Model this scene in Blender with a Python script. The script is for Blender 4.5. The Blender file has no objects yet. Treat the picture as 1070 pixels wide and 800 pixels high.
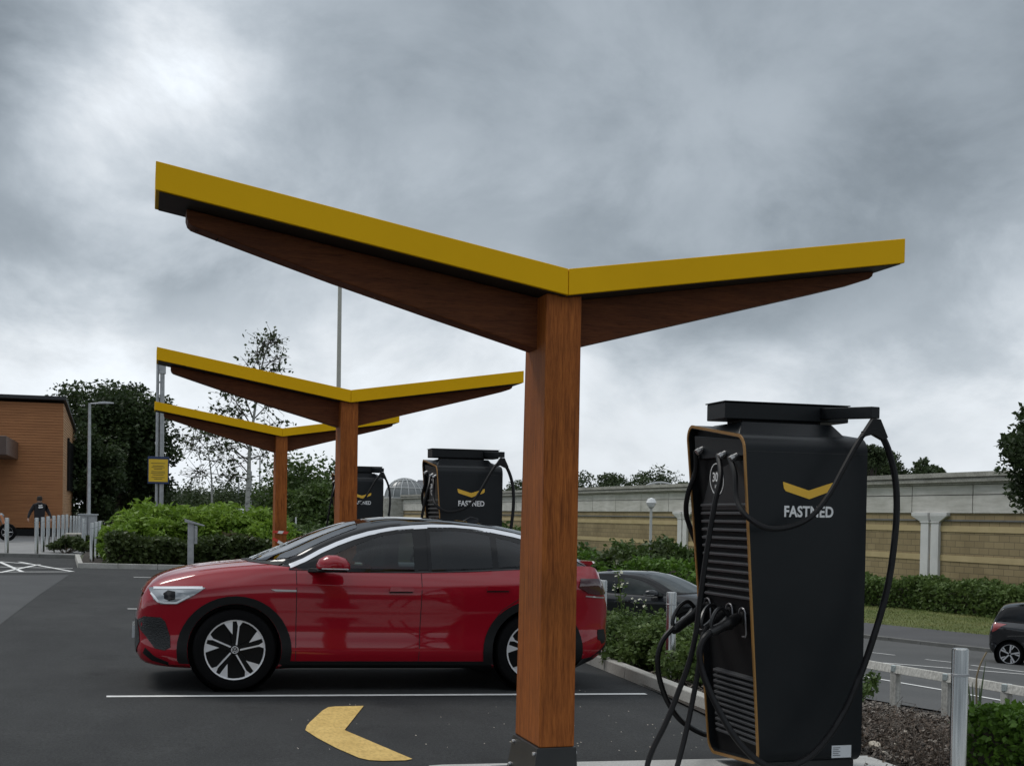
import bpy, bmesh, math, random
import numpy as np
from math import radians, sin, cos, pi, sqrt
from mathutils import Vector, Matrix
from mathutils.bvhtree import BVHTree
from mathutils.geometry import delaunay_2d_cdt

sc = bpy.context.scene
COL = sc.collection
random.seed(7)
RNG = np.random.default_rng(11)

# ------------------------------------------------------------------ camera
FOC, PX, PY = 1350.0, 535.0, 567.1
yaw, pitch, roll = radians(16.02), radians(-1.19), radians(.91)
fw = np.array([sin(yaw)*cos(pitch), cos(yaw)*cos(pitch), sin(pitch)])
rt = np.array([cos(yaw), -sin(yaw), 0.0]); up = np.cross(rt, fw)
rt, up = rt*cos(roll)+up*sin(roll), -rt*sin(roll)+up*cos(roll)
EYE = np.array([0, 0, 1.6])
cam = bpy.data.cameras.new('camera'); camo = bpy.data.objects.new('camera', cam); COL.objects.link(camo)
M = Matrix(((rt[0], up[0], -fw[0], 0), (rt[1], up[1], -fw[1], 0), (rt[2], up[2], -fw[2], 1.6), (0, 0, 0, 1)))
camo.matrix_world = M
cam.sensor_width = 36; cam.lens = FOC/1070*36; cam.shift_y = (PY-400)/1070
cam.clip_start = .1; cam.clip_end = 5000
sc.camera = camo

# ------------------------------------------------------------------ terrain
def gz(x, y):
    return -0.017*min(max(x, -80), 5.3)+0.008*(min(max(y, -40), 90)-10)
QN = (0.9563, 0.2924); QU = (-0.2924, 0.9563)
def q_of(x, y): return QN[0]*x+QN[1]*y
def qt(q, t): return (QN[0]*q+QU[0]*t, QN[1]*q+QU[1]*t)
def zr(q):
    pts = [(13.6, -.86), (17.2, -1.1), (31, -2.0), (400, -2.0)]
    if q <= 13.6: return -.86
    for (a, za), (b, zb) in zip(pts, pts[1:]):
        if q <= b: return za+(zb-za)*(q-a)/(b-a)
    return -2.0
def H(x, y):
    g = gz(x, y)
    if x <= 5.3: return g
    q = q_of(x, y); qs = q_of(5.3, y)
    w = min(1, max(0, (q-qs)/max(13.6-qs, 1.8)))
    w = w*w*(3-2*w)*.5+w*.5
    return g*(1-w)+zr(q)*w
def ray(px, py): return fw*FOC+rt*(px-PX)-up*(py-PY)
def YP(px, py, y):
    d = ray(px, py); return EYE+d*(y/d[1])
def XP(px, py, x):
    d = ray(px, py); return EYE+d*(x/d[0])
def ZP(px, py, Z): return EYE+ray(px, py)*(Z/FOC)
def G(px, py, h=0.0):
    d = ray(px, py)/FOC
    a, t = 1.0, 1.0
    while t < 900:
        p = EYE+d*t
        if p[2] < H(p[0], p[1])+h: break
        a = t; t *= 1.03
    b = t
    for _ in range(30):
        m = (a+b)/2; p = EYE+d*m
        if p[2] < H(p[0], p[1])+h: b = m
        else: a = m
    return EYE+d*b

# ------------------------------------------------------------------ tags
def tag(o, label=None, cat=None, group=None, kind=None):
    if label: o['label'] = label
    if cat: o['category'] = cat
    if group: o['group'] = group
    if kind: o['kind'] = kind
    return o
def empty(name, loc, label=None, cat=None, group=None, rot=(0, 0, 0)):
    o = bpy.data.objects.new(name, None); o.empty_display_size = .2
    COL.objects.link(o); o.location = loc; o.rotation_euler = rot
    return tag(o, label, cat, group)
def root_loc(o):
    v = Vector((0, 0, 0))
    while o is not None:
        v += Vector(o.location); o = o.parent
    return v
def link(o, parent=None, local=False):
    COL.objects.link(o)
    if parent is not None:
        o.parent = parent
    return o
def copy_tree(o, parent=None):
    c = o.copy(); COL.objects.link(c); c.parent = parent
    for ch in o.children: copy_tree(ch, c)
    return c

# ------------------------------------------------------------------ mesh builder
class MB:
    def __init__(s): s.v = []; s.f = []; s.m = []
    def add(s, vs, fs, mi=0):
        n = len(s.v); s.v += [tuple(map(float, v)) for v in vs]
        s.f += [tuple(i+n for i in f) for f in fs]; s.m += [mi]*len(fs); return s
    def box(s, x0, x1, y0, y1, z0, z1, mi=0):
        return s.hexa([(x0, y0, z0), (x1, y0, z0), (x1, y1, z0), (x0, y1, z0), (x0, y0, z1), (x1, y0, z1), (x1, y1, z1), (x0, y1, z1)], mi)
    def hexa(s, p, mi=0):
        return s.add(p, [(3, 2, 1, 0), (4, 5, 6, 7), (0, 1, 5, 4), (1, 2, 6, 5), (2, 3, 7, 6), (3, 0, 4, 7)], mi)
    def loops(s, rings, cap=True, mi=0, closed=True):
        n = len(rings[0]); vs = [v for r in rings for v in r]; fs = []
        for k in range(len(rings)-1):
            for i in range(n if closed else n-1):
                j = (i+1) % n
                fs.append((k*n+i, k*n+j, (k+1)*n+j, (k+1)*n+i))
        if cap: fs += [tuple(range(n-1, -1, -1)), tuple((len(rings)-1)*n+i for i in range(n))]
        return s.add(vs, fs, mi)
    def tube(s, pts, r, n=8, cap=True, mi=0):
        pts = [Vector(p) for p in pts]; rings = []; prev = None
        rs = r if isinstance(r, (list, tuple)) else [r]*len(pts)
        for i, p in enumerate(pts):
            d = (pts[min(i+1, len(pts)-1)]-pts[max(i-1, 0)])
            if d.length < 1e-9: d = Vector((0, 0, 1))
            d.normalize()
            if prev is None:
                a = Vector((0, 0, 1)) if abs(d.z) < .9 else Vector((1, 0, 0))
                u = d.cross(a).normalized()
            else:
                u = (prev-d*prev.dot(d))
                u = u.normalized() if u.length > 1e-6 else d.orthogonal().normalized()
            prev = u; w = d.cross(u)
            rings.append([p+(u*cos(2*pi*k/n)+w*sin(2*pi*k/n))*rs[i] for k in range(n)])
        return s.loops(rings, cap, mi)
    def cyl(s, x, y, z0, z1, r, r2=None, n=20, mi=0):
        r2 = r if r2 is None else r2
        return s.loops([[(x+r*cos(2*pi*k/n), y+r*sin(2*pi*k/n), z0) for k in range(n)], [(x+r2*cos(2*pi*k/n), y+r2*sin(2*pi*k/n), z1) for k in range(n)]], True, mi)
    def lathe(s, prof, c=(0, 0, 0), axis='z', n=32, mi=0, cap=False):
        rings = []
        for (r, h) in prof:
            ring = []
            for k in range(n):
                a = 2*pi*k/n
                if axis == 'z': ring.append((c[0]+r*cos(a), c[1]+r*sin(a), c[2]+h))
                elif axis == 'y': ring.append((c[0]+r*cos(a), c[1]+h, c[2]+r*sin(a)))
                else: ring.append((c[0]+h, c[1]+r*cos(a), c[2]+r*sin(a)))
            rings.append(ring)
        return s.loops(rings, cap, mi)
    def prism(s, poly, axis, a, b, mi=0):
        def P(u, v, w):
            return {'x': (w, u, v), 'y': (u, w, v), 'z': (u, v, w)}[axis]
        return s.loops([[P(u, v, a) for u, v in poly], [P(u, v, b) for u, v in poly]], True, mi)
    def build(s, name, mat, parent=None, smooth=False, bevel=0, local=False, angle=40):
        me = bpy.data.meshes.new(name)
        vs = s.v
        if parent is not None and not local:
            L = root_loc(parent); vs = [(v[0]-L.x, v[1]-L.y, v[2]-L.z) for v in s.v]
        me.from_pydata(vs, [], s.f)
        mats = mat if isinstance(mat, (list, tuple)) else [mat]
        for m in mats: me.materials.append(m)
        if len(mats) > 1: me.polygons.foreach_set('material_index', s.m)
        bm = bmesh.new(); bm.from_mesh(me)
        bmesh.ops.recalc_face_normals(bm, faces=bm.faces)
        if smooth:
            for f in bm.faces: f.smooth = True
            for e in bm.edges:
                if len(e.link_faces) == 2 and e.calc_face_angle(0) > radians(angle): e.smooth = False
        bm.to_mesh(me); bm.free()
        o = bpy.data.objects.new(name, me); link(o, parent)
        if bevel:
            b = o.modifiers.new('b', 'BEVEL'); b.width = bevel; b.segments = 2; b.limit_method = 'ANGLE'; b.angle_limit = radians(35)
        return o

def spline(pts, n=8):
    P = [Vector(p) for p in pts]; out = []
    for i in range(len(P)-1):
        a = P[max(i-1, 0)]; b = P[i]; c = P[i+1]; d = P[min(i+2, len(P)-1)]
        for k in range(n):
            t = k/n
            out.append(.5*((2*b)+(c-a)*t+(2*a-5*b+4*c-d)*t*t+(3*b-a-3*c+d)*t**3))
    out.append(P[-1]); return out

def numpy_mesh(name, verts, quads, mat, parent=None, tri=False, smooth=False):
    me = bpy.data.meshes.new(name)
    verts = np.asarray(verts, dtype=np.float32)
    if parent is not None:
        L = root_loc(parent); verts = verts-np.array([L.x, L.y, L.z], dtype=np.float32)
    n = len(quads); k = quads.shape[1]
    me.vertices.add(len(verts)); me.vertices.foreach_set('co', verts.ravel())
    me.loops.add(n*k); me.loops.foreach_set('vertex_index', quads.astype(np.int32).ravel())
    me.polygons.add(n); me.polygons.foreach_set('loop_start', np.arange(0, n*k, k, dtype=np.int32))
    me.polygons.foreach_set('loop_total', np.full(n, k, dtype=np.int32))
    me.materials.append(mat); me.update(calc_edges=True)
    o = bpy.data.objects.new(name, me); link(o, parent); return o

# ------------------------------------------------------------------ materials
MATS = {}
def mat(name, col=(.5, .5, .5), rough=.6, metal=0, spec=.5, coat=0, noise=None, bump=None, emit=None, trans=0, alpha=1):
    if name in MATS: return MATS[name]
    m = bpy.data.materials.new(name); m.use_nodes = True; nt = m.node_tree; N = nt.nodes; Lk = nt.links
    b = N['Principled BSDF']
    b.inputs['Base Color'].default_value = (*col, 1); b.inputs['Roughness'].default_value = rough
    b.inputs['Metallic'].default_value = metal; b.inputs['Specular IOR Level'].default_value = spec
    b.inputs['Coat Weight'].default_value = coat; b.inputs['Coat Roughness'].default_value = .04
    b.inputs['Transmission Weight'].default_value = trans
    if emit: b.inputs['Emission Color'].default_value = (*emit[0], 1); b.inputs['Emission Strength'].default_value = emit[1]
    if noise or bump:
        tc = N.new('ShaderNodeTexCoord'); geo = N.new('ShaderNodeNewGeometry')
    if noise:   # list of (scale, colA, colB, lo, hi, stretch)
        prev = None
        for (scale, ca, cb, lo, hi, st) in noise:
            mp = N.new('ShaderNodeMapping'); mp.inputs['Scale'].default_value = st
            Lk.new(tc.outputs['Object'], mp.inputs['Vector'])
            nz = N.new('ShaderNodeTexNoise'); nz.inputs['Scale'].default_value = scale; nz.inputs['Detail'].default_value = 5; nz.inputs['Roughness'].default_value = .6
            Lk.new(mp.outputs[0], nz.inputs['Vector'])
            cr = N.new('ShaderNodeValToRGB'); cr.color_ramp.elements[0].position = lo; cr.color_ramp.elements[1].position = hi
            cr.color_ramp.elements[0].color = (*ca, 1); cr.color_ramp.elements[1].color = (*cb, 1)
            Lk.new(nz.outputs['Fac'], cr.inputs['Fac'])
            if prev is None: prev = cr.outputs['Color']
            else:
                mx = N.new('ShaderNodeMixRGB'); mx.blend_type = 'MULTIPLY'; mx.inputs['Fac'].default_value = 1
                Lk.new(prev, mx.inputs['Color1']); Lk.new(cr.outputs['Color'], mx.inputs['Color2']); prev = mx.outputs['Color']
        Lk.new(prev, b.inputs['Base Color'])
    if bump:
        scale, strength, dist, st = bump
        mp = N.new('ShaderNodeMapping'); mp.inputs['Scale'].default_value = st; Lk.new(tc.outputs['Object'], mp.inputs['Vector'])
        nz = N.new('ShaderNodeTexNoise'); nz.inputs['Scale'].default_value = scale; nz.inputs['Detail'].default_value = 4
        Lk.new(mp.outputs[0], nz.inputs['Vector'])
        bp = N.new('ShaderNodeBump'); bp.inputs['Strength'].default_value = strength; bp.inputs['Distance'].default_value = dist
        Lk.new(nz.outputs['Fac'], bp.inputs['Height']); Lk.new(bp.outputs[0], b.inputs['Normal'])
    MATS[name] = m; return m
U = (1, 1, 1)
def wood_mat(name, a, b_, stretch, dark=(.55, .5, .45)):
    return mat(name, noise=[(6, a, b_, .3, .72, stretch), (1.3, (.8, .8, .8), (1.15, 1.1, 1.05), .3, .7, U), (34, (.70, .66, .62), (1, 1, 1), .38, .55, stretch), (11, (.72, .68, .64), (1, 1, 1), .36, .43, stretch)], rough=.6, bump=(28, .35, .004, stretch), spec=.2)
asphalt = mat('asphalt', noise=[(1.7, (.62, .62, .62), (1, 1, 1), .27, .40, (1, .8, 1)), (.8, (1, 1, 1), (1.25, 1.24, 1.22), .55, .75, (.25, 1.6, 1)), (.35, (.030, .032, .034), (.044, .046, .048), .35, .65, U), (55, (.62, .62, .62), (1.35, 1.35, 1.33), .35, .68, U), (2.2, (.82, .82, .82), (1.12, 1.12, 1.1), .35, .7, (1, .4, 1)), (230, (.7, .7, .7), (1.9, 1.9, 1.8), .5, .78, U)], rough=.88, bump=(160, .5, .006, U), spec=.3)
asphalt_old = mat('asphalt_road', noise=[(.3, (.062, .064, .064), (.082, .083, .082), .35, .65, U), (40, (.8, .8, .8), (1.2, 1.2, 1.2), .35, .68, U)], rough=.9, bump=(90, .3, .005, U))
footway_m = mat('footway_asphalt', noise=[(.5, (.058, .058, .060), (.075, .075, .078), .35, .65, U), (40, (.8, .8, .8), (1.2, 1.2, 1.2), .35, .68, U)], rough=.9)
concrete = mat('concrete_kerb', noise=[(3, (.33, .32, .29), (.46, .45, .42), .3, .7, U), (60, (.8, .8, .8), (1.1, 1.1, 1.1), .35, .7, U)], rough=.85, bump=(80, .3, .003, U))
concrete_dark = mat('weathered_kerb', noise=[(3, (.13, .13, .12), (.2, .2, .19), .3, .7, U), (60, (.8, .8, .8), (1.1, 1.1, 1.1), .35, .7, U)], rough=.85)
slab_m = mat('island_concrete', noise=[(2, (.42, .42, .40), (.54, .54, .52), .3, .7, U), (90, (.75, .75, .75), (1.1, 1.1, 1.1), .35, .7, U)], rough=.85, bump=(120, .3, .003, U))
paving_m = mat('paving', noise=[(1.2, (.19, .19, .19), (.26, .26, .255), .3, .7, U), (25, (.85, .85, .85), (1.1, 1.1, 1.1), .35, .7, U)], rough=.85)
white_paint = mat('road_paint', noise=[(9, (.66, .66, .64), (.78, .78, .76), .3, .6, U), (70, (.62, .62, .62), (1, 1, 1), .30, .42, U)], rough=.7)
yellow_paint = mat('yellow_road_paint', noise=[(5, (.50, .33, .09), (.64, .44, .14), .3, .65, U), (45, (.78, .76, .70), (1.05, 1.05, 1.05), .34, .56, (1, .35, 1))], rough=.75, bump=(60, .3, .003, U))
soil = mat('bark_mulch_soil', noise=[(9, (.02, .017, .014), (.055, .046, .038), .3, .7, U), (60, (.5, .5, .5), (1.6, 1.5, 1.4), .35, .7, U)], rough=.95, bump=(40, 1, .03, U))
chip_m = mat('bark_chips', noise=[(14, (.022, .017, .014), (.30, .26, .22), .40, .72, U), (70, (.5, .5, .5), (1.5, 1.5, 1.5), .4, .6, U)], rough=.9)
grass_m = mat('grass_ground', noise=[(.6, (.07, .10, .02), (.13, .145, .04), .3, .65, U), (20, (.7, .75, .7), (1.25, 1.2, 1.15), .35, .68, U)], rough=.9, bump=(60, .8, .03, U))
blade_m = mat('grass_blades', noise=[(.5, (.12, .17, .03), (.26, .25, .09), .35, .68, U)], rough=.8)
earth = mat('earth', noise=[(.5, (.05, .06, .03), (.08, .085, .045), .3, .7, U)], rough=.95)
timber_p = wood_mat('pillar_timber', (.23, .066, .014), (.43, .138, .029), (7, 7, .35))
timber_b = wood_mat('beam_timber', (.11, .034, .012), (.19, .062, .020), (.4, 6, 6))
yellow = mat('yellow_metal', (.62, .45, .02), rough=.5, spec=.12, noise=[(1.2, (.80, .445, .003), (.87, .49, .004), .3, .7, U)])
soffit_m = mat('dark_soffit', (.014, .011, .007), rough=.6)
black_steel = mat('black_steel', (.012, .013, .014), rough=.4, noise=[(3, (.010, .011, .012), (.020, .021, .021), .3, .7, U)])
bolt_m = mat('zinc_bolt', (.5, .5, .5), rough=.35, metal=1)
ch_body = mat('charger_black', (.006, .008, .010), rough=.42, spec=.28, noise=[(3, (.005, .007, .009), (.008, .010, .012), .3, .7, U)], bump=(300, .08, .001, U))
ch_panel = mat('charger_panel', (.004, .004, .0045), rough=.6, spec=.2)
ch_slat = mat('charger_slat', (.045, .047, .050), rough=.38, spec=.5)
ch_screen = mat('charger_inlet_panel', (.014, .016, .018), rough=.35, spec=.35)
gold_m = mat('bronze_trim', (.34, .18, .055), rough=.35, metal=.35)
rubber = mat('black_rubber', (.005, .005, .006), rough=.5, spec=.3)
plug_m = mat('plug_plastic', (.008, .008, .009), rough=.35, spec=.4)
hook_m = mat('holster_trim', (.22, .22, .23), rough=.35, metal=.6)
logo_white = mat('logo_white', (.80, .80, .80), rough=.5)
logo_yellow = mat('logo_yellow', (.85, .50, .05), rough=.45)
steel = mat('brushed_steel', (.55, .55, .54), rough=.24, metal=1, noise=[(8, (.34, .34, .33), (.56, .56, .54), .3, .7, (9, 9, .3))])
galv = mat('galvanised', (.42, .43, .44), rough=.5, metal=.7, noise=[(6, (.34, .35, .36), (.5, .51, .52), .3, .7, U)])
beige_pole = mat('beige_pole', (.42, .41, .36), rough=.5)
red_paint = mat('red_car_paint', (.29, .0025, .012), rough=.42, metal=0, coat=1, spec=.08)
black_gloss = mat('black_gloss', (.003, .003, .004), rough=.10, coat=.1, spec=.3)
black_trim = mat('black_trim', (.006, .0065, .007), rough=.6, spec=.25)
glass_d = mat('dark_window', (.004, .006, .008), rough=.03, spec=.3)
glass_w = mat('windscreen_glass', (.02, .024, .028), rough=.04, spec=1.0, coat=1, metal=.6)
MATS['windscreen_glass'].node_tree.nodes['Principled BSDF'].inputs['Base Color'].default_value = (.55, .58, .62, 1)
glass_l = mat('front_window', (.025, .032, .032), rough=.03, spec=.3, noise=[(1.6, (.012, .016, .016), (.045, .054, .052), .35, .65, (1, 1, 1.4))])
chrome = mat('satin_silver', (.62, .63, .65), rough=.28, metal=1)
lamp_glass = mat('lamp_glass', (.30, .32, .34), rough=.06, coat=1, metal=.3)
lamp_white = mat('lamp_light_guide', (.85, .87, .9), rough=.2, coat=1)
tail_m = mat('tail_lamp', (.05, .008, .010), rough=.08, coat=1)
tyre_m = mat('tyre', (.006, .006, .0065), rough=.9, spec=.1, bump=(80, .3, .003, U))
rim_dark = mat('rim_dark', (.003, .003, .0035), rough=.35, spec=.2)
rim_silver = mat('rim_silver', (.78, .78, .80), rough=.28, metal=.55)
grey_paint = mat('dark_grey_car_paint', (.008, .010, .013), rough=.4, coat=.6, spec=.2)
black_paint = mat('black_car_paint', (.010, .011, .014), rough=.25, metal=.3, coat=1)
silver_paint = mat('pale_car_paint', (.62, .64, .65), rough=.25, coat=1)
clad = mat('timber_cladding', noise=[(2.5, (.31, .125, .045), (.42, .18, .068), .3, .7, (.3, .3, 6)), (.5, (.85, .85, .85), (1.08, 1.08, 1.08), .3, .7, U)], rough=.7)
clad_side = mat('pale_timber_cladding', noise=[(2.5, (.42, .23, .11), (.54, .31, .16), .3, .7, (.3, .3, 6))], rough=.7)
roof_dark = mat('dark_roof', (.02, .022, .024), rough=.5)
brown_metal = mat('brown_metal', (.085, .055, .045), rough=.45)
brick = mat('buff_stone', noise=[(1.0, (.30, .225, .105), (.40, .305, .15), .3, .7, U)], rough=.9)
render_m = mat('cream_panels', noise=[(.7, (.47, .46, .42), (.60, .585, .55), .3, .7, U), (2.5, (.82, .82, .8), (1.05, 1.05, 1.05), .3, .6, (.3, .3, 2.5))], rough=.85)
render_w = mat('white_pilaster', noise=[(1, (.56, .56, .55), (.68, .68, .67), .3, .7, U)], rough=.8)
cornice_m = mat('weathered_coping', noise=[(1.5, (.24, .235, .205), (.44, .43, .39), .3, .7, (.6, .6, 2)), (14, (.7, .7, .7), (1.15, 1.15, 1.15), .35, .65, U)], rough=.9)
slate = mat('slate_roof', (.10, .105, .115), rough=.7)
globe_m = mat('opal_globe', (.80, .80, .78), rough=.12, coat=.5)
rail_m = mat('weathered_timber', noise=[(6, (.36, .35, .32), (.56, .55, .51), .3, .7, (5, 5, .6)), (30, (.75, .75, .75), (1.1, 1.1, 1.1), .35, .6, U)], rough=.85)
stone_m = mat('pale_stone', noise=[(9, (.42, .36, .28), (.62, .58, .5), .3, .7, U)], rough=.8)
bark_d = mat('bark', noise=[(8, (.035, .028, .02), (.085, .07, .055), .3, .7, (4, 4, .7))], rough=.9)
birch_bark = mat('birch_bark', noise=[(5, (.16, .16, .15), (.42, .42, .39), .35, .5, (1, 1, 4))], rough=.7)
def leafmat(name, a, b_, scale=.8):
    m = mat(name, noise=[(scale, a, b_, .32, .68, U), (scale*9, (.65, .7, .65), (1.3, 1.25, 1.2), .3, .7, U)], rough=.55, spec=.3)
    b = m.node_tree.nodes['Principled BSDF']; nt = m.node_tree
    tr = nt.nodes.new('ShaderNodeBsdfTranslucent'); mx = nt.nodes.new('ShaderNodeMixShader'); mx.inputs[0].default_value = .3
    src = b.inputs['Base Color'].links[0].from_socket
    nt.links.new(src, tr.inputs['Color']); nt.links.new(b.outputs[0], mx.inputs[1]); nt.links.new(tr.outputs[0], mx.inputs[2])
    nt.links.new(mx.outputs[0], nt.nodes['Material Output'].inputs['Surface']); return m
lf_dark = leafmat('dark_leaves', (.024, .042, .016), (.055, .084, .030))
lf_mid = leafmat('mid_leaves', (.045, .080, .020), (.095, .15, .04))
lf_bright = leafmat('bright_leaves', (.12, .22, .022), (.24, .36, .05), 1.5)
lf_hedge = leafmat('hedge_leaves', (.036, .056, .016), (.075, .105, .032), 1.5)
lf_bed = leafmat('bed_leaves', (.065, .11, .028), (.16, .23, .07), 2.5)
lf_box = leafmat('box_hedge_leaves', (.050, .115, .012), (.12, .22, .03), 4)
lf_rust = leafmat('reddish_leaves', (.055, .050, .018), (.11, .085, .032), 2)
lf_birch = leafmat('birch_leaves', (.045, .065, .03), (.08, .11, .05), 2)
lf_far = leafmat('far_leaves', (.036, .055, .024), (.07, .10, .042), .3)

def glassmat(name, tint):
    m = bpy.data.materials.new(name); m.use_nodes = True; nt = m.node_tree; N = nt.nodes; L = nt.links; N.remove(N['Principled BSDF'])
    t = N.new('ShaderNodeBsdfTransparent'); t.inputs['Color'].default_value = (*tint, 1)
    g = N.new('ShaderNodeBsdfGlossy'); g.inputs['Roughness'].default_value = .02; g.inputs['Color'].default_value = (.95, .97, 1, 1)
    f = N.new('ShaderNodeFresnel'); f.inputs['IOR'].default_value = 1.5; mx = N.new('ShaderNodeMixShader')
    L.new(f.outputs[0], mx.inputs[0]); L.new(t.outputs[0], mx.inputs[1]); L.new(g.outputs[0], mx.inputs[2]); L.new(mx.outputs[0], N['Material Output'].inputs['Surface']); return m
clear_glass = glassmat('clear_glass', (.40, .46, .44))
screen_glass = glassmat('windscreen_clear', (.50, .56, .54)); screen_glass.node_tree.nodes['Fresnel'].inputs['IOR'].default_value = 2.4
tint_glass = glassmat('tinted_glass', (.13, .15, .16))
cabin_m = mat('cabin_fabric', (.035, .036, .038), rough=.8)
headliner_m = mat('cabin_light_trim', (.10, .10, .10), rough=.8)

# ------------------------------------------------------------------ world and sun
SUN_EL, SUN_AZ = radians(52), radians(-38)   # azimuth measured from +Y towards +X
w = bpy.data.worlds.new('World'); sc.world = w; w.use_nodes = True
nt = w.node_tree; N = nt.nodes; Lk = nt.links; bg = N['Background']
sky = N.new('ShaderNodeTexSky'); sky.sky_type = 'NISHITA'; sky.sun_disc = False
sky.sun_elevation = SUN_EL; sky.sun_rotation = SUN_AZ; sky.air_density = 1; sky.dust_density = 2
def val(v):
    n = N.new('ShaderNodeValue'); n.outputs[0].default_value = v; return n.outputs[0]
def mth(op, a, b=None, c=None, clamp=False):
    n = N.new('ShaderNodeMath'); n.operation = op; n.use_clamp = clamp
    for i, q in enumerate((a, b, c)):
        if q is None: continue
        if isinstance(q, (int, float)): n.inputs[i].default_value = q
        else: Lk.new(q, n.inputs[i])
    return n.outputs[0]
tc = N.new('ShaderNodeTexCoord'); sx = N.new('ShaderNodeSeparateXYZ'); Lk.new(tc.outputs['Generated'], sx.inputs[0])
X, Yd, Zd = sx.outputs
zz = mth('ADD', mth('MAXIMUM', Zd, 0.0), .62)
cb = N.new('ShaderNodeCombineXYZ'); Lk.new(mth('DIVIDE', X, zz), cb.inputs[0]); Lk.new(mth('DIVIDE', Yd, zz), cb.inputs[1])
def cloud(scale, detail, off, rough=.55, dist=0):
    mp = N.new('ShaderNodeMapping'); mp.inputs['Location'].default_value = off; Lk.new(cb.outputs[0], mp.inputs['Vector'])
    nz = N.new('ShaderNodeTexNoise'); nz.inputs['Scale'].default_value = scale; nz.inputs['Detail'].default_value = detail
    nz.inputs['Roughness'].default_value = rough; nz.inputs['Distortion'].default_value = dist
    Lk.new(mp.outputs[0], nz.inputs['Vector']); return nz.outputs['Fac']
n1 = cloud(1.7, 7, (3.1, 1.7, 0), .50, .2); n2 = cloud(4.6, 9, (7.3, 4.2, 0), .60, .3); n3 = cloud(15, 6, (1.3, 9.2, 0), .6, .2)
def con(v, lo, hi):
    n = N.new('ShaderNodeMapRange'); n.interpolation_type = 'SMOOTHSTEP'; n.inputs['From Min'].default_value = lo; n.inputs['From Max'].default_value = hi
    Lk.new(v, n.inputs['Value']); return n.outputs[0]
nn = mth('ADD', mth('ADD', mth('MULTIPLY', con(n1, .39, .61), .52), mth('MULTIPLY', con(n2, .36, .64), .34)), mth('MULTIPLY', n3, .14))
def blob(px, py, sharp, amp):
    d = ray(px, py); d = d/np.linalg.norm(d)
    v = N.new('ShaderNodeVectorMath'); v.operation = 'DOT_PRODUCT'; Lk.new(tc.outputs['Generated'], v.inputs[0]); v.inputs[1].default_value = tuple(d)
    a = mth('SUBTRACT', 1.0, v.outputs['Value'])
    return mth('MULTIPLY', mth('POWER', 2.718, mth('MULTIPLY', a, -sharp)), amp)
# an overcast deck: pale towards the horizon, a dark bank above it, pale again high overhead
cr = N.new('ShaderNodeValToRGB'); Lk.new(mth('ADD', Zd, mth('MULTIPLY', mth('SUBTRACT', nn, .5), -.09)), cr.inputs['Fac'])
cr.color_ramp.elements[0].position = 0.0; cr.color_ramp.elements[0].color = (.76, .78, .79, 1)
cr.color_ramp.elements[1].position = 1.0; cr.color_ramp.elements[1].color = (.9, .9, .9, 1)
for p, v in ((.07, .72), (.105, .62), (.15, .48), (.19, .38), (.24, .33), (.32, .31), (.42, .30), (.55, .5), (.75, .85)):
    e = cr.color_ramp.elements.new(p); e.color = (v, v, v, 1)
br = mth('MULTIPLY', cr.outputs['Color'], mth('ADD', 1.02, mth('MULTIPLY', mth('SUBTRACT', nn, .5), mth('MINIMUM', mth('ADD', .22, mth('MULTIPLY', Zd, 2.4)), .85))))
for a in ((140, 85, 190, .68), (175, 60, 900, .16), (90, 150, 900, .14), (60, 310, 400, .10), (620, 340, 500, .10)):
    br = mth('ADD', br, mth('MULTIPLY', blob(*a), mth('MULTIPLY', mth('ADD', .45, mth('MULTIPLY', nn, .6)), mth('ADD', .35, n2))))
for a in ((0, 60, 900, -.16), (190, 280, 700, -.10), (960, 330, 260, -.10), (330, 150, 500, -.06)):
    br = mth('ADD', br, mth('MULTIPLY', blob(*a), mth('ADD', .4, mth('MULTIPLY', n2, 1.2))))
br = mth('MAXIMUM', br, .13)
tint = N.new('ShaderNodeValToRGB'); Lk.new(br, tint.inputs['Fac'])
tint.color_ramp.elements[0].position = .15; tint.color_ramp.elements[0].color = (.82, .98, 1.13, 1)
tint.color_ramp.elements[1].position = .75; tint.color_ramp.elements[1].color = (.93, .99, 1.05, 1)
vm = N.new('ShaderNodeVectorMath'); vm.operation = 'SCALE'; Lk.new(tint.outputs['Color'], vm.inputs[0]); Lk.new(mth('MULTIPLY', br, 9.3), vm.inputs['Scale'])
mxw = N.new('ShaderNodeMixRGB'); mxw.inputs['Fac'].default_value = .96
Lk.new(sky.outputs[0], mxw.inputs['Color1']); Lk.new(vm.outputs[0], mxw.inputs['Color2'])
Lk.new(mxw.outputs[0], bg.inputs['Color']); bg.inputs['Strength'].default_value = .1
sl = bpy.data.lights.new('sun', 'SUN'); sl.energy = 1.1; sl.angle = radians(18); sl.color = (1, .97, .92)
so = bpy.data.objects.new('sun', sl); COL.objects.link(so)
sd = Vector((sin(SUN_AZ)*cos(SUN_EL), cos(SUN_AZ)*cos(SUN_EL), sin(SUN_EL)))
so.rotation_euler = sd.to_track_quat('Z', 'Y').to_euler()
sc.view_settings.view_transform = 'Standard'; sc.view_settings.look = 'None'; sc.view_settings.exposure = .24; sc.view_settings.gamma = 1
sc.render.engine = 'CYCLES'

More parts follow.
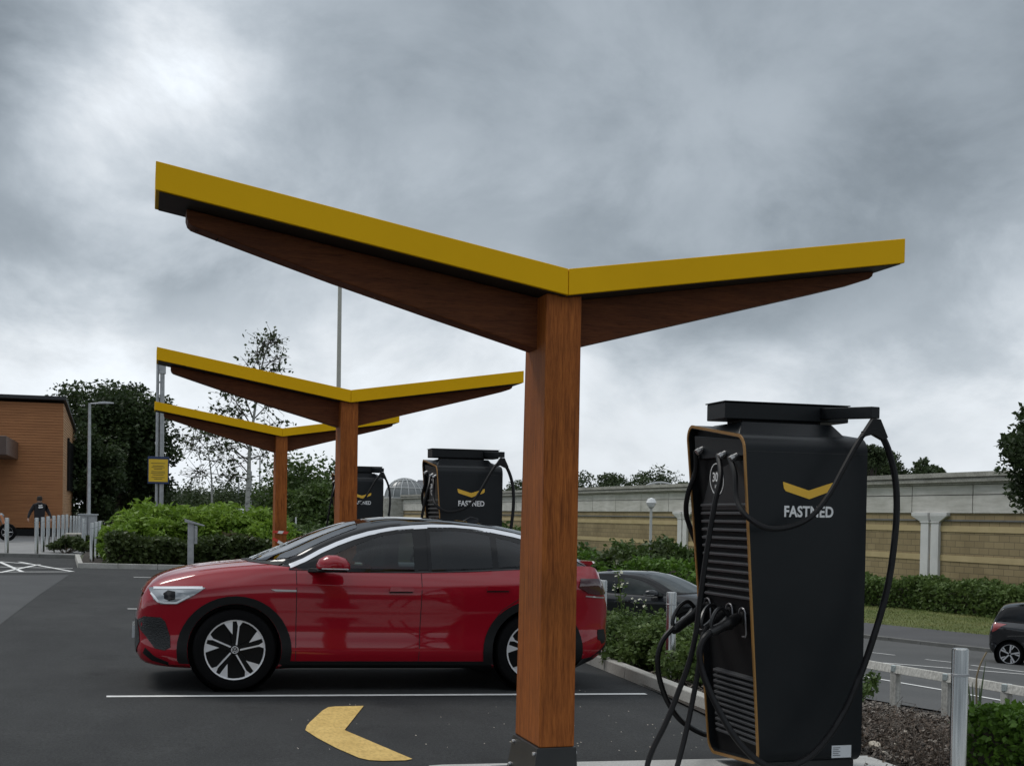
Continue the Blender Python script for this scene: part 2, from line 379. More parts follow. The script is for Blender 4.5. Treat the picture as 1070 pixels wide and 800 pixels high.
# ------------------------------------------------------------------ ground
def drape(name, poly, off, m, step=1.0, kind='structure', thick=0):
    """sheet lying on the terrain inside the polygon"""
    xs = [p[0] for p in poly]; ys = [p[1] for p in poly]
    def inside(x, y):
        c = False; j = len(poly)-1
        for i in range(len(poly)):
            xi, yi = poly[i]; xj, yj = poly[j]
            if (yi > y) != (yj > y) and x < (xj-xi)*(y-yi)/(yj-yi)+xi: c = not c
            j = i
        return c
    bp = []
    n = len(poly)
    for i in range(n):
        a, b = Vector(poly[i]), Vector(poly[(i+1) % n]); k = max(1, int((b-a).length/step))
        bp += [a+(b-a)*(t/k) for t in range(k)]
    ip = []
    x = min(xs)+step*.5
    while x < max(xs):
        y = min(ys)+step*.5
        while y < max(ys):
            if inside(x, y): ip.append(Vector((x, y)))
            y += step
        x += step
    pts = bp+ip; nb = len(bp)
    r = delaunay_2d_cdt(pts, [(i, (i+1) % nb) for i in range(nb)], [], 1, 1e-4)
    V, F = r[0], r[2]
    mb = MB(); zs = [H(v.x, v.y)+off+thick for v in V]
    mb.add([(v.x, v.y, z) for v, z in zip(V, zs)], [tuple(f) for f in F])
    if thick:
        for i in range(nb):
            a, b = bp[i], bp[(i+1) % nb]
            za, zb = H(a.x, a.y)+off, H(b.x, b.y)+off
            mb.add([(a.x, a.y, za), (b.x, b.y, zb), (b.x, b.y, zb+thick), (a.x, a.y, za+thick)], [(0, 1, 2, 3)])
    o = mb.build(name, m); return tag(o, kind=kind)

# one sheet to the horizon
xs = sorted(set([-1500, -600, -250, -140, -100, -80, -60, -45, -30, -20]+[i*1.0 for i in range(-14, 45)]+[5.3, 50, 60, 75, 100, 140, 250, 600, 1500]))
ys = sorted(set([-1500, -400, -100, -40, -20]+[i*1.0 for i in range(-10, 62)]+[66, 72, 80, 90, 110, 140, 200, 400, 1500]))
nx, ny = len(xs), len(ys)
vs = [(x, y, H(x, y)-.03) for y in ys for x in xs]
fs = [(j*nx+i, j*nx+i+1, (j+1)*nx+i+1, (j+1)*nx+i) for j in range(ny-1) for i in range(nx-1)]
tag(MB().add(vs, fs).build('ground', earth), kind='structure')

ISL_Y = 8.02
drape('car_park', [(-75, -30), (4.95, -30), (4.95, 32.4), (-1.45, 32.4), (-1.75, 37.4), (-75, 39.5)], 0.0, asphalt, 2.0)
drape('pavement', [(-75, 39.5), (-1.75, 37.4), (-1.6, 46), (3, 62), (3, 75), (-75, 75)], -.02, paving_m, 2.5)

tag(drape('tarmac_patch', [tuple(G(*p_)[:2]) for p_ in ((-60, 601), (72, 600.5), (40, 622), (-10, 660), (-80, 690))], .003, mat('asphalt_worn', noise=[(.6, (.043, .045, .047), (.056, .058, .060), .35, .65, U), (55, (.7, .7, .7), (1.3, 1.3, 1.3), .35, .68, U)], rough=.9), 1.0), kind='structure')
def stripe(p0, p1, wd, m=white_paint, off=.005, name='road_marking'):
    a = Vector(p0[:2]); b = Vector(p1[:2]); d = (b-a).normalized(); n_ = Vector((-d.y, d.x))*wd/2
    k = max(1, int((b-a).length/1.0)); mb = MB(); v = []; f = []
    for i in range(k+1):
        c = a+(b-a)*i/k
        for s_ in (1, -1):
            q_ = c+n_*s_; v.append((q_.x, q_.y, H(q_.x, q_.y)+off))
    for i in range(k): f.append((2*i, 2*i+1, 2*i+3, 2*i+2))
    mb.add(v, f); return tag(mb.build(name, m), kind='structure')
stripe((-.27, 11.44), (4.62, 11.40), .085)
stripe((-.19, 20.6), (4.6, 20.6), .085)
stripe((-.15, 29.0), (4.6, 29.0), .085)
# hatched give-way box by the pavement, far left
for a, b in (((0, 586.5), (41, 590)), ((0, 592.2), (76, 593.6)), ((-20, 597.4), (73, 597.2)), ((20, 586.8), (76, 597)), ((41, 589.6), (0, 598)), ((0, 587), (24, 597.5))):
    stripe(G(*a), G(*b), .10)
# painted arrow-shaped chevron on the bay
cp = [(319, 763), (320.5, 758.5), (324, 754.5), (331, 748), (337, 742.4), (343, 739), (350, 738.2), (380, 737.6), (360, 763), (431, 793.2), (424, 794.6), (400, 795.2), (386, 794.4), (375, 792), (352, 782), (332, 771.5)]
tag(drape('chevron_marking', [tuple(G(*p)[:2]) for p in cp], .006, yellow_paint, .15), kind='structure')

# near island (raised concrete strip the canopy and charger stand on), repeated down the row
def island(y0, y1, x0=1.72, x1=4.93):
    mb = MB(); n_ = 12; top = []
    poly = [(x0+.12, y0), (x1, y0), (x1, y1), (x0+.12, y1), (x0+.03, y1-.04), (x0, y1-.14), (x0, y0+.14), (x0+.03, y0+.04)]
    mb.loops([[(x, y, H(x, y)-.02) for x, y in poly], [(x, y, H(x, y)+.05) for x, y in poly], [(x0+.02+(x-x0)*.99, min(max(y, y0+.02), y1-.02), H(x, y)+.06) for x, y in poly]], True)
    return tag(mb.build('kerb_island', slab_m), kind='structure')
for k in range(3): island(5.6+k*8.63, ISL_Y+k*8.63)

def kerb(pts, wd=.125, ht=.12, m=concrete, name='kerb', seg=.9):
    mb = MB(); P = [Vector(p) for p in pts]
    for a, b in zip(P, P[1:]):
        L = (b-a).length; k = max(1, round(L/seg)); d = (b-a)/L; n_ = Vector((-d.y, d.x))
        for i in range(k):
            p = a+d*(L*i/k+.004); q_ = a+d*(L*(i+1)/k-.004)
            def pt(c, s_, z): return (c.x+n_.x*s_, c.y+n_.y*s_, H(c.x, c.y)+z)
            mb.hexa([pt(p, 0, -.05), pt(q_, 0, -.05), pt(q_, wd, -.05), pt(p, wd, -.05), pt(p, .012, ht), pt(q_, .012, ht), pt(q_, wd, ht), pt(p, wd, ht)])
    o = mb.build(name, m, bevel=.01); return tag(o, kind='structure')
kb = [tuple(G(605, 694)[:2]), tuple(G(640, 708.5)[:2]), tuple(G(680, 725.5)[:2]), tuple(G(732, 747.5)[:2]), (4.42, 8.75), (4.42, 8.1)]
KB0 = kb[0]
kerb([(p[0]+.125, p[1]) for p in [(4.95, 23.6), (KB0[0]+.05, 15.8)]+kb][::-1][::-1], name='bed_kerb')
kerb([(-1.45, 32.4), (5.0, 32.4)], name='planting_kerb'); kerb([(-1.75, 37.4), (-1.45, 32.4)], name='planting_kerb')
kerb([(-1.75, 37.4), (-30, 38.2)][::-1], name='pavement_kerb', ht=.10, m=concrete_dark)

# soil of the beds
drape('mulch_bed', [(4.52, 8.4), (4.60, 9.67), (4.98, 14.0), (5.08, 23.6), (9.0, 23.6), (9.1, 17.0), (9.75, 15.2), (11.3, 9.6), (13.2, 2.5), (4.95, 2.5), (4.95, 8.4)], .02, soil, .6)
drape('planting_bed', [(-1.4, 32.5), (9, 32.5), (9, 47), (-1.2, 47), (-1.6, 40)], .05, soil, 1.5)
# road beyond the knee rail and its far side
def qpoly(pts): return [qt(q_, t) for q_, t in pts]
drape('road', qpoly([(14.1, -30), (31, -30), (31, 90), (17.2, 90), (14.1, 12)]), .004, asphalt_old, 3)
drape('footway', qpoly([(31.12, -30), (35.5, -30), (35.5, 90), (31.12, 90)]), .03, footway_m, 3)
drape('grass_verge', qpoly([(35.5, -30), (55, -30), (55, 90), (35.5, 90)]), .01, grass_m, 3)
kerb([qt(31, -25), qt(31, 60)][::-1][::-1], wd=.15, ht=.12, m=concrete_dark, name='road_kerb', seg=1.2)
def gline(a, b, wd): stripe(G(*a), G(*b), wd, off=.012)
gline((905, 681), (935, 684.5), .12); gline((967, 689), (995, 692), .12); gline((1015, 695), (1070, 702), .12)
gline((860, 687.5), (1090, 706), .14); gline((880, 703), (985, 721), .12); gline((985, 721), (1100, 741.5), .12)

print('ground ok')

# ------------------------------------------------------------------ canopies
YF = 7.045                       # fascia plane of the nearest canopy
def make_canopy():
    ax = 2.335
    zL, z0, zR = 3.425, 3.018, 3.352; t = .150
    W = 2.28; WR = 2.185
    g0 = H(ax, 7.2)+.10
    root = empty('canopy', (ax, 7.25, g0), 'nearest butterfly canopy, its timber pillar standing in front of the red car', 'canopy', 'yellow edged timber canopies in a row')
    # roof shell: yellow edge all round, dark underside
    xs_ = [ax-W, ax, ax+WR]; top = [zL, z0, zR]
    def zt(x): return top[0]+(top[1]-top[0])*(x-xs_[0])/W if x < ax else top[1]+(top[2]-top[1])*(x-ax)/WR
    y0, y1 = YF, YF+.46
    for s_, nm in ((-1, 'roof_wing'), (1, 'roof_wing')):
        xa, xb = (ax-W, ax-.0015) if s_ < 0 else (ax+.0015, ax+WR)
        mb = MB()
        mb.loops([[(xa, y0, zt(xa)-t), (xa, y1, zt(xa)-t), (xa, y1, zt(xa)), (xa, y0, zt(xa))],
                  [(xb, y0, zt(xb)-t), (xb, y1, zt(xb)-t), (xb, y1, zt(xb)), (xb, y0, zt(xb))]])
        o = mb.build('roof_wing', yellow, root, bevel=.004)
        # underside board, butted under the shell
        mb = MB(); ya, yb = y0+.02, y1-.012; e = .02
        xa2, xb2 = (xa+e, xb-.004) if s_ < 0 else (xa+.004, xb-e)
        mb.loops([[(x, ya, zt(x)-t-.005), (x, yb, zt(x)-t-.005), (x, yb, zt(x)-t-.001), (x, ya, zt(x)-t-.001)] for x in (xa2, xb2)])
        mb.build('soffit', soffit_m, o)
    # tapered timber beams under each wing
    def XZ(px, py, y=7.27):
        p = YP(px, py, y); return (p[0], p[2])
    yb0, yb1 = 7.27, 7.44
    def beam(low, xin, xout):
        u = [(xout, zt(xout)-t-.007), (xin, zt(xin)-t-.007)]
        poly = low+[u[1], u[0]]
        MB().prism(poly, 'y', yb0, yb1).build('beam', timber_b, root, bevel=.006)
    lowL = [XZ(194.8, 226), XZ(196.5, 231.5), XZ(200, 235), XZ(206, 237.5), XZ(280, 265.5), XZ(351, 292), XZ(450, 327), XZ(556, 363.4)]
    sL = (lowL[-1][1]-lowL[-2][1])/(lowL[-1][0]-lowL[-2][0]); lowL = lowL+[(2.29, lowL[-1][1]+sL*(2.29-lowL[-1][0]))]
    beam(lowL, 2.29, lowL[0][0])
    lowR = [XZ(912.8, 284), XZ(911.5, 288.5), XZ(908, 291.5), XZ(897, 295), XZ(860, 303.8), XZ(740, 331), XZ(611, 360.5)]
    sR = (lowR[-1][1]-lowR[-2][1])/(lowR[-1][0]-lowR[-2][0]); lowR = lowR+[(2.36, lowR[-1][1]+sR*(2.36-lowR[-1][0]))]
    beam(lowR, 2.36, lowR[0][0])
    print('beam', lowL[-2:], lowR[-2:])
    # pillar, tapering in depth
    yf = 7.10
    pa, pb = YP(570.3, 362, yf), YP(607, 362, yf); pc, pd = YP(563.2, 780, yf), YP(600.3, 779.6, yf)
    xl, xr = (pa[0]+pc[0])/2, (pb[0]+pd[0])/2
    print('pillar', xl, xr)
    zb = pd[2]; 
    dtop = .40; dbot = .50
    # depth from the photo: left face width top and bottom
    ztop = z0-t-.008
    mb = MB()
    def ring(z, f):
        d = dbot+(dtop-dbot)*f
        return [(xl, yf, z), (xr, yf, z), (xr, yf+d, z), (xl, yf+d, z)]
    tr_ = [(x, y, zt(x)-t-.0065) for x, y, z in ring(ztop, 1)]
    mb.loops([ring(zb+(ztop-.03-zb)*k/8, k/8) for k in range(9)]+[tr_])
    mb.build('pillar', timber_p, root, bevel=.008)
    # steel shoe, wider, with a slanted flare
    sh = MB(); e = .004
    r1 = [(xl-.012, yf-e, zb-.001), (xr+.012, yf-e, zb-.001), (xr+.012, yf+dbot+e, zb-.001), (xl-.012, yf+dbot+e, zb-.001)]
    r0 = [(xl-.045, yf-.02, g0), (xr+.02, yf-.02, g0), (xr+.02, yf+dbot+.03, g0), (xl-.045, yf+dbot+.03, g0)]
    sh.loops([r0, r1]); shoe = sh.build('steel_shoe', black_steel, root, bevel=.004)
    pl = MB().box(xl-.13, xr+.13, yf-.08, yf+dbot+.09, g0-.0, g0+.018).build('base_plate', black_steel, root, bevel=.003)
    hb = (zb-g0)
    for yy in (yf+.035, yf+dbot-.035):
        for fz in (.82, .22):
            z = g0+hb*fz; xo = xl-.045+(.033)*fz
            MB().lathe([(0, -.012), (.011, -.012), (.013, -.004), (.013, .004)], (xo, yy, z), 'x', 8, cap=False).build('bolt', bolt_m, shoe, smooth=True)
    for fz in (.82, .22):
        z = g0+hb*fz; xo = xr+.02-.008*fz
        MB().lathe([(.013, -.004), (.013, .004), (.011, .012), (0, .012)], (xo, yf+.035, z), 'x', 8).build('bolt', bolt_m, shoe, smooth=True)
    return root
can0 = make_canopy()
# little hooks hanging from the nearest left beam
for (a, b, c) in (((205, 236), (206.5, 242), (204, 241)), ((229, 245), (227.5, 250), (225.5, 252))):
    P = [YP(*q_, 7.35) for q_ in (a, b, c)]
    MB().tube([P[0]+np.array([0, 0, .01]), P[0], P[1], P[2]], .004, 5).build('wire_hook', black_steel, can0)
can1 = copy_tree(can0); can1.location = Vector(can0.location)+Vector((.10, 8.625, .082))
can2 = copy_tree(can0); can2.location = Vector(can0.location)+Vector((.156, 17.086, .135))
for c in (can1, can2):
    for ch in list(c.children):
        if ch.name.startswith('wire_hook'): bpy.data.objects.remove(ch)
can1['label'] = 'middle butterfly canopy, its timber pillar rising directly behind the red car roof'
can2['label'] = 'farthest and smallest butterfly canopy, striped tape tied round its pillar'

# red and white tape round the third pillar
def tape():
    x0, x1 = can2.location.x-.10, can2.location.x+.14; yf = can2.location.y-.17
    red = mat('red_tape', (.55, .05, .03), rough=.4); wh = mat('white_tape', (.75, .74, .72), rough=.4)
    g = H(2.4, 24)
    mb = MB()
    def band(pts, w_=.075):
        n = 0
        for a, b in zip(pts, pts[1:]):
            a, b = Vector(a), Vector(b); k = max(1, int((b-a).length/.09))
            for i in range(k):
                p, q_ = a+(b-a)*i/k, a+(b-a)*(i+1)/k
                nrm = Vector((b-a)).cross(Vector((0, 0, 1))).normalized()*.004
                sh = Vector((0, 0, w_)); sk = (b-a).normalized()*.03
                mb.hexa([p, q_, q_+nrm, p+nrm, p+sh+sk, q_+sh+sk, q_+sh+nrm+sk, p+sh+nrm+sk], n % 2); n += 1
    px0, px1 = YP(284.6, 560, yf)[0]-.004, YP(299.8, 560, yf)[0]+.004
    z1, z2 = YP(290, 556.5, yf)[2], YP(290, 563.5, yf)[2]
    band([(px0, yf-.012, z1), (px1, yf-.012, z1-.02)], .05)
    band([(px0, yf-.02, z2), (px1, yf-.02, z2-.16)], .06)
    a = Vector((px1, yf-.012, z2-.05)); b = Vector(YP(345, 571, yf+1.2))
    band([a+(b-a)*t-Vector((0, 0, .12*sin(pi*t))) for t in (0, .25, .5, .75, 1)], .05)
    a = Vector((px0, yf-.02, z2-.1))
    band([a, a-Vector((0, 0, .9))], .03) if False else None
    o = mb.build('barrier_tape', [red, wh])
    tag(o, 'red and white striped barrier tape wound round the farthest canopy pillar', 'tape')
tape()

# ------------------------------------------------------------------ chargers
def text_obj(body, size, m, parent, matrix, ext=.002, bold=.012, name='lettering', sx_=1.0, shear=0):
    cu = bpy.data.curves.new('t', 'FONT'); cu.body = body; cu.size = size; cu.align_x = 'CENTER'; cu.align_y = 'CENTER'
    cu.extrude = ext; cu.offset = bold*size; cu.space_character = 1.04; cu.shear = shear; cu.resolution_u = 4
    to = bpy.data.objects.new('t', cu); COL.objects.link(to)
    bpy.context.view_layer.update()
    me = bpy.data.meshes.new_from_object(to.evaluated_get(bpy.context.evaluated_depsgraph_get()))
    bpy.data.objects.remove(to); bpy.data.curves.remove(cu)
    me.transform(Matrix.Diagonal((sx_, 1, 1, 1))); me.transform(matrix)
    if parent is not None: me.transform(Matrix.Translation(-root_loc(parent)))
    me.materials.clear(); me.materials.append(m)
    o = bpy.data.objects.new(name, me); link(o, parent); return o
FACE = lambda x, y, z: Matrix.Translation((x, y, z)) @ Matrix.Rotation(radians(90), 4, 'X')      # faces -Y

YC = 7.28
def make_charger():
    g0 = H(4.0, 7.6)+.10
    root = empty('ev_charger', (4.05, 7.65, g0), 'nearest and largest black rapid charger, right of the big timber pillar', 'charger', 'black rapid chargers in a row')
    XR = 4.432
    zB = g0+.035; zT = 2.205
    xT, xB = 3.571, 3.716           # left end leans: x at z 2.14 and z .06
    def xl(z): return xT+(xB-xT)*(2.14-z)/(2.14-.06)
    # end outline in (y,z)
    def outline(ins=0):
        def arc(cy_, cz_, r, a0, a1, n=6): return [(cy_+r*cos(radians(a0+(a1-a0)*k/n)), cz_+r*sin(radians(a0+(a1-a0)*k/n))) for k in range(n+1)]
        i = ins
        P = []
        P += arc(YC+.09, .16, .09-i, 180, 262, 5)                    # bottom front (near)
        P += arc(7.93, .13, .10-i*1.0, 275, 352, 5)                  # bottom back
        P += arc(8.04, 2.13, .10-i, 0, 84, 6)                        # top back
        P += arc(YC+.10, 2.035, .10-i, 92, 180, 6)                   # top front
        return P
    out = outline(); dpt = .045
    # body (outer skin), open recess at the left end
    mb = MB(); inn = outline(.022)
    R = [[(xl(z), y, z) for y, z in out], [(XR, y, z) for y, z in out]]
    n = len(out)
    mb.loops(R, cap=False)
    mb.add(R[1], [tuple(range(n))])
    ri = [(xl(z)+.0, y, z) for y, z in inn]; rd = [(xl(z)+dpt, y, z) for y, z in inn]
    mb.loops([R[0], ri, rd], cap=False)
    body = mb.build('cabinet', ch_body, root, smooth=True, angle=32)
    mb = MB().add(rd, [tuple(range(n))]); mb.build('end_panel', ch_panel, body)
    # bronze trim following the rim
    mb = MB(); w_ = .013
    for i in range(n):
        (ya, za), (yb, zb) = out[i], out[(i+1) % n]; (yc, zc), (yd, zd) = inn[i], inn[(i+1) % n]
        def P(y, z, e): return (xl(z)-e, y, z)
        fat = 1.0
        a, b, c, d = (ya, za), (yb, zb), (yc, zc), (yd, zd)
        a2 = (ya+(ya-yc)*.1, za+(za-zc)*.1); b2 = (yb+(yb-yd)*.1, zb+(zb-zd)*.1)
        c2 = (ya+(yc-ya)*.75, za+(zc-za)*.75); d2 = (yb+(yd-yb)*.75, zb+(zd-zb)*.75)
        mb.add([P(*a2, .007), P(*b2, .007), P(*d2, .007), P(*c2, .007), P(*a2, -.004), P(*b2, -.004), P(*d2, -.002), P(*c2, -.002)], [(0, 1, 2, 3), (0, 4, 5, 1), (3, 2, 6, 7)])
    mb.build('edge_trim', gold_m, body)
    # seam line on the logo face and a small plinth
    MB().box(xl(2.03)+.008, XR-.006, YC-.0015, YC+.004, 2.022, 2.027).build('seam', ch_screen, body)
    MB().box(3.80, XR-.02, YC+.06, 7.95, g0-.0, zB+.05).build('plinth', black_steel, root)
    # neck, roof box
    b0, b1 = YP(758, 419.5, 7.55), YP(887, 425, 7.55); zb0 = YP(758, 437, 7.55)[2]; x0, x1, zt0 = b0[0], b1[0], b0[2]
    nk = MB(); nk.hexa([(3.60, YC+.14, 2.125), (4.37, YC+.14, 2.125), (4.37, 8.06, 2.17), (3.60, 8.06, 2.20), (3.66, 7.50, zb0-.02), (4.30, 7.50, zb0-.02), (4.30, 7.9, zb0-.02), (3.66, 7.9, zb0-.02)])
    nk.build('neck', ch_body, root, bevel=.008)
    MB().box(3.70, 4.26, 7.58, 7.80, zb0-.0195, zb0-.0005).build('spacer', ch_panel, root)
    rb = MB().box(x0, x1, 7.55, 7.83, zb0, zt0)
    rb.build('cable_arm_housing', ch_body, root, bevel=.006)
    cv = MB(); cv.box(x0-.008, x1+.008, 7.54, 7.84, zt0+.001, zt0+.008); cv.build('housing_lid', ch_body, root, bevel=.002)
    # swing arm towards the camera side
    tip = YP(918, 431, 7.10); ar = MB()
    A0 = Vector((4.26, 7.62, (zb0+zt0)/2+.004)); A1 = Vector((tip[0]-.02, 7.10, tip[2]))
    d = (A1-A0).normalized(); s_ = d.cross(Vector((0, 0, 1))).normalized()*.035; uu = Vector((0, 0, .036))
    ar.hexa([A0-s_-uu, A1-s_-uu, A1+s_-uu, A0+s_-uu, A0-s_+uu, A1-s_+uu, A1+s_+uu, A0+s_+uu])
    arm = ar.build('swing_arm', ch_body, root, bevel=.004)
    # yoke that spreads the cable
    y0 = 7.10; pt = lambda px, py: YP(px, py, y0)
    a, b, c, d4, e5, f6 = pt(911, 437), pt(919, 438), pt(926.5, 457), pt(921.5, 460), pt(911, 454), pt(903, 456)
    g7 = pt(898, 457)
    poly = [(p[0], p[2]) for p in (a, g7, f6, e5, d4, c, b)]
    MB().prism(poly, 'y', y0-.02, y0+.02).build('cable_yoke', rubber, arm, bevel=.004)
    # helper: point on the sloped end plane (inset)
    nrm = np.array([1, 0, (xB-xT)/(2.14-.06)]); nrm = nrm/np.linalg.norm(nrm)
    def E(px, py, ins=.045):
        p0 = np.array([xT+ins, 7.3, 2.14]); r = ray(px, py); t = ((p0-EYE)@nrm)/(r@nrm); return EYE+r*t
    def EP(y, z, ins): return (xl(z)+ins, y, z)
    # louvre grilles: one mesh each
    def grille(zs, ya, yb, nm):
        mb = MB()
        for z in zs:
            h = .013
            mb.hexa([EP(ya, z-h, .045), EP(yb, z-h, .045), EP(yb, z-h, .012), EP(ya, z-h, .012), EP(ya, z+h, .045), EP(yb, z+h, .045), EP(yb, z+h*.2, .012), EP(ya, z+h*.2, .012)])
        mb.build(nm, ch_slat, body, bevel=.003)
    ya, yb = YC+.05, 7.98
    zt_, zb_ = E(740, 527)[2], E(740, 618)[2]
    grille([zt_+(zb_-zt_)*k/11 for k in range(12)], ya, yb+.03, 'upper_grille')
    zt_, zb_ = E(745, 697)[2], .20
    grille([zt_+(zb_-zt_)*k/11 for k in range(12)], ya, yb-.05, 'lower_grille')
    # inlet panel with the power rating roundel
    poly = [(YC+.06, 1.66), (8.03, 1.66), (7.86, 1.90), (7.50, 1.97), (YC+.06, 1.97)]
    mb = MB(); mb.loops([[EP(y, z, .044) for y, z in poly], [EP(y, z, .026) for y, z in poly]]); pn = mb.build('inlet_panel', ch_screen, body, bevel=.004)
    MB().loops([[EP(y, z, .044) for y, z in [(YC+.05, 2.0), (8.06, 2.0), (8.06, 2.16), (YC+.05, 2.10)]], [EP(y, z, .014) for y, z in [(YC+.05, 2.0), (8.06, 2.0), (8.06, 2.16), (YC+.05, 2.10)]]]).build('top_panel', ch_body, body, bevel=.004)
    cc = E(749, 500.5, .024); r0 = .105
    mb = MB(); ring = [(r0, .0235), (r0-.006, .0235)]
    rr = [[EP(cc[1]+rad*cos(2*pi*k/36), cc[2]+rad*sin(2*pi*k/36), dd) for k in range(36)] for rad, dd in ((r0, .0255), (r0, .0225), (r0-.006, .0225), (r0-.006, .0255))]
    mb.loops(rr, cap=False); mb.build('rating_roundel', logo_white, pn)
    Mx = Matrix(((0, 0, -1, xl(cc[2])+.023), (-1, 0, 0, cc[1]), (0, 1, 0, cc[2]+.012), (0, 0, 0, 1)))
    text_obj('300', .085, logo_white, pn, Mx, .0012, .012, 'rating_lettering')
    Mx2 = Mx.copy(); Mx2[2][3] = cc[2]-.048
    text_obj('kW', .032, logo_white, pn, Mx2, .0012, .01, 'rating_lettering')
    # chevron emblem and word
    def F(px, py): p = YP(px, py, YC); return (p[0], p[2])
    ch = [F(818, 503), F(845, 512.3), F(871.5, 503.6), F(871, 510.5), F(868.5, 512.8), F(845.5, 521.3), F(821, 512.8), F(819, 510)]
    MB().prism(ch, 'y', YC-.003, YC-.0002).build('chevron_emblem', logo_yellow, body)
    t0, t1 = F(817.8, 535.6), F(871.7, 534.8)
    text_obj('FASTNED', .094, logo_white, body, FACE((t0[0]+t1[0])/2, YC-.002, F(844.5, 535)[1]), .0012, .028, 'wordmark', sx_=.85)
    # rating label bottom right, grey print
    l0, l1 = F(869, 778.5), F(889, 790.5)
    lb = MB().box(l0[0], l1[0], YC-.003, YC-.0003, l1[1], l0[1]).build('type_label', mat('label_paper', (.62, .64, .66), rough=.5), body)
    mb = MB(); dk = mat('label_ink', (.12, .12, .13), rough=.6)
    for k in range(5): mb.box(l0[0]+.008, l0[0]+.06-.012*(k % 2), YC-.0042, YC-.0031, l0[1]-.016-.012*k, l0[1]-.012-.012*k)
    mb.build('label_print', dk, lb)
    # holsters: three U shaped trims with recessed boxes
    hol = []
    for (px, py, hh) in ((739.5, 634, .07), (762.5, 640, .07), (776, 645, .10)):
        c_ = E(px, py, .03); y_, z_ = c_[1], c_[2]
        P = [(y_+.045, z_-hh*.2), (y_+.045, z_+.035), (y_+.03, z_+.055), (y_, z_+.062), (y_-.03, z_+.055), (y_-.045, z_+.035), (y_-.045, z_-hh)]
        if hh > .08: P += [(y_-.03, z_-hh-.02), (y_+.01, z_-hh-.022)]
        h_ = MB().tube([EP(a_, b_, .028) for a_, b_ in P], .006, 6).build('holster', hook_m, body, smooth=True); hol.append((y_, z_))
        MB().lathe([(.0, -.02), (.034, -.02), (.04, -.005), (.04, .03)], EP(y_, z_, .03), 'x', 14).build('socket', ch_panel, h_, smooth=True)
    # cables with plugs
    def cable(pts, r=.0175, nm='charging_cable'):
        return MB().tube(spline(pts, 7), r, 8).build(nm, rubber, root, smooth=True)
    def collar(px, py, parent):
        c_ = Vector(E(px, py, .02)); 
        c_.x -= .035
        mb = MB().tube([c_+Vector((.05, 0, .025)), c_], .016, 8)
        mb.tube([c_+Vector((.01, 0, .004)), c_+Vector((-.012, 0, -.012))], .021, 6)
        mb.build('cable_gland', mat('gland_metal', (.5, .5, .5), rough=.45, metal=.8), parent, smooth=True, angle=30); return c_
    Y_ = lambda px, py, y: tuple(YP(px, py, y))
    def plug(hp, tail, parent, drop=.03):
        """connector from the holster hp to the cable end tail"""
        a, b = Vector(hp), Vector(tail); d = (b-a); L = d.length; d.normalize()
        s_ = d.cross(Vector((0, 1, 0))).normalized()
        if s_.z < 0: s_ = -s_
        mb = MB()
        mb.tube([a, a+d*.05, a+d*.09, a+d*.12, a+d*(L*.62), b-d*.035, b], [.034, .040, .048, .040, .032, .034, .024], 10)
        o = mb.build('connector', plug_m, parent, smooth=True, angle=50)
        # hand guard loop above the grip
        g_ = [a+d*.07+s_*.03, a+d*.10+s_*.10, a+d*(L*.60)+s_*.105, b-d*.04+s_*.06, b-d*.02+s_*.01]
        MB().tube(spline(g_, 4), .014, 7).build('hand_guard', plug_m, o if parent.parent is None else parent, smooth=True)
        mb = MB(); m0 = a+d*(L*.5)
        mb.box(m0.x-.016, m0.x+.016, m0.y-.0215, m0.y-.018, m0.z-.008, m0.z+.008)
        return o
    h1 = EP(hol[0][0], hol[0][1], .0); h2 = EP(hol[1][0], hol[1][1], .0); h3 = EP(hol[2][0], hol[2][1], .0)
    # cable 3: front, over the swing arm
    c3 = cable([EP(*E(770.6, 478)[1:], -.01), Y_(768, 495, 7.36), Y_(769.5, 520, 7.30), Y_(779, 538, 7.20), Y_(800, 551, 7.13), Y_(824, 550.5, 7.11), Y_(847, 540, 7.10), Y_(866, 517, 7.10), Y_(881, 490, 7.10), Y_(893, 468, 7.10), Y_(902.5, 453, 7.10)])
    collar(770.6, 478, c3)
    MB().tube(spline([Y_(902, 453.5, 7.10), Y_(911, 448.5, 7.10), Y_(920, 453, 7.10), Y_(929, 472, 7.10), Y_(935.5, 500, 7.09), Y_(937, 535, 7.08), Y_(933, 580, 7.07), Y_(926, 620, 7.06), Y_(914, 662, 7.06), Y_(899, 705, 7.06), Y_(881, 745, 7.06), Y_(861, 775, 7.06), Y_(840, 794, 7.07), Y_(816, 802, 7.09), Y_(793, 795, 7.14), Y_(770, 772, 7.22), Y_(751, 741, 7.30), Y_(736, 707, 7.36), Y_(731, 683, 7.38), Y_(735, 668, 7.39), Y_(742, 660, 7.40)], 7), .021, 9).build('cable_lower_run', rubber, c3, smooth=True)
    plug(h3, Y_(742, 661, 7.40), c3)
    # cable 2: middle inlet straight down to the ground and back up
    c2 = cable([EP(*E(758.5, 475.6)[1:], -.01), Y_(753, 497, 7.50), Y_(747, 525, 7.46), Y_(741, 560, 7.45), Y_(735.5, 597, 7.45), Y_(731, 630, 7.45), Y_(727, 662, 7.45), Y_(720, 692, 7.45), Y_(709, 722, 7.45), Y_(697, 752, 7.43), Y_(681, 785, 7.40), Y_(676, 806, 7.36), Y_(683, 826, 7.30), Y_(700, 824, 7.30), Y_(706, 806, 7.34), Y_(716, 768, 7.40), Y_(725, 725, 7.44), Y_(731, 690, 7.46), Y_(734, 666, 7.48), Y_(738, 655, 7.49)])
    collar(758.5, 475.6, c2); plug(h2, Y_(733, 661, 7.49), c2)
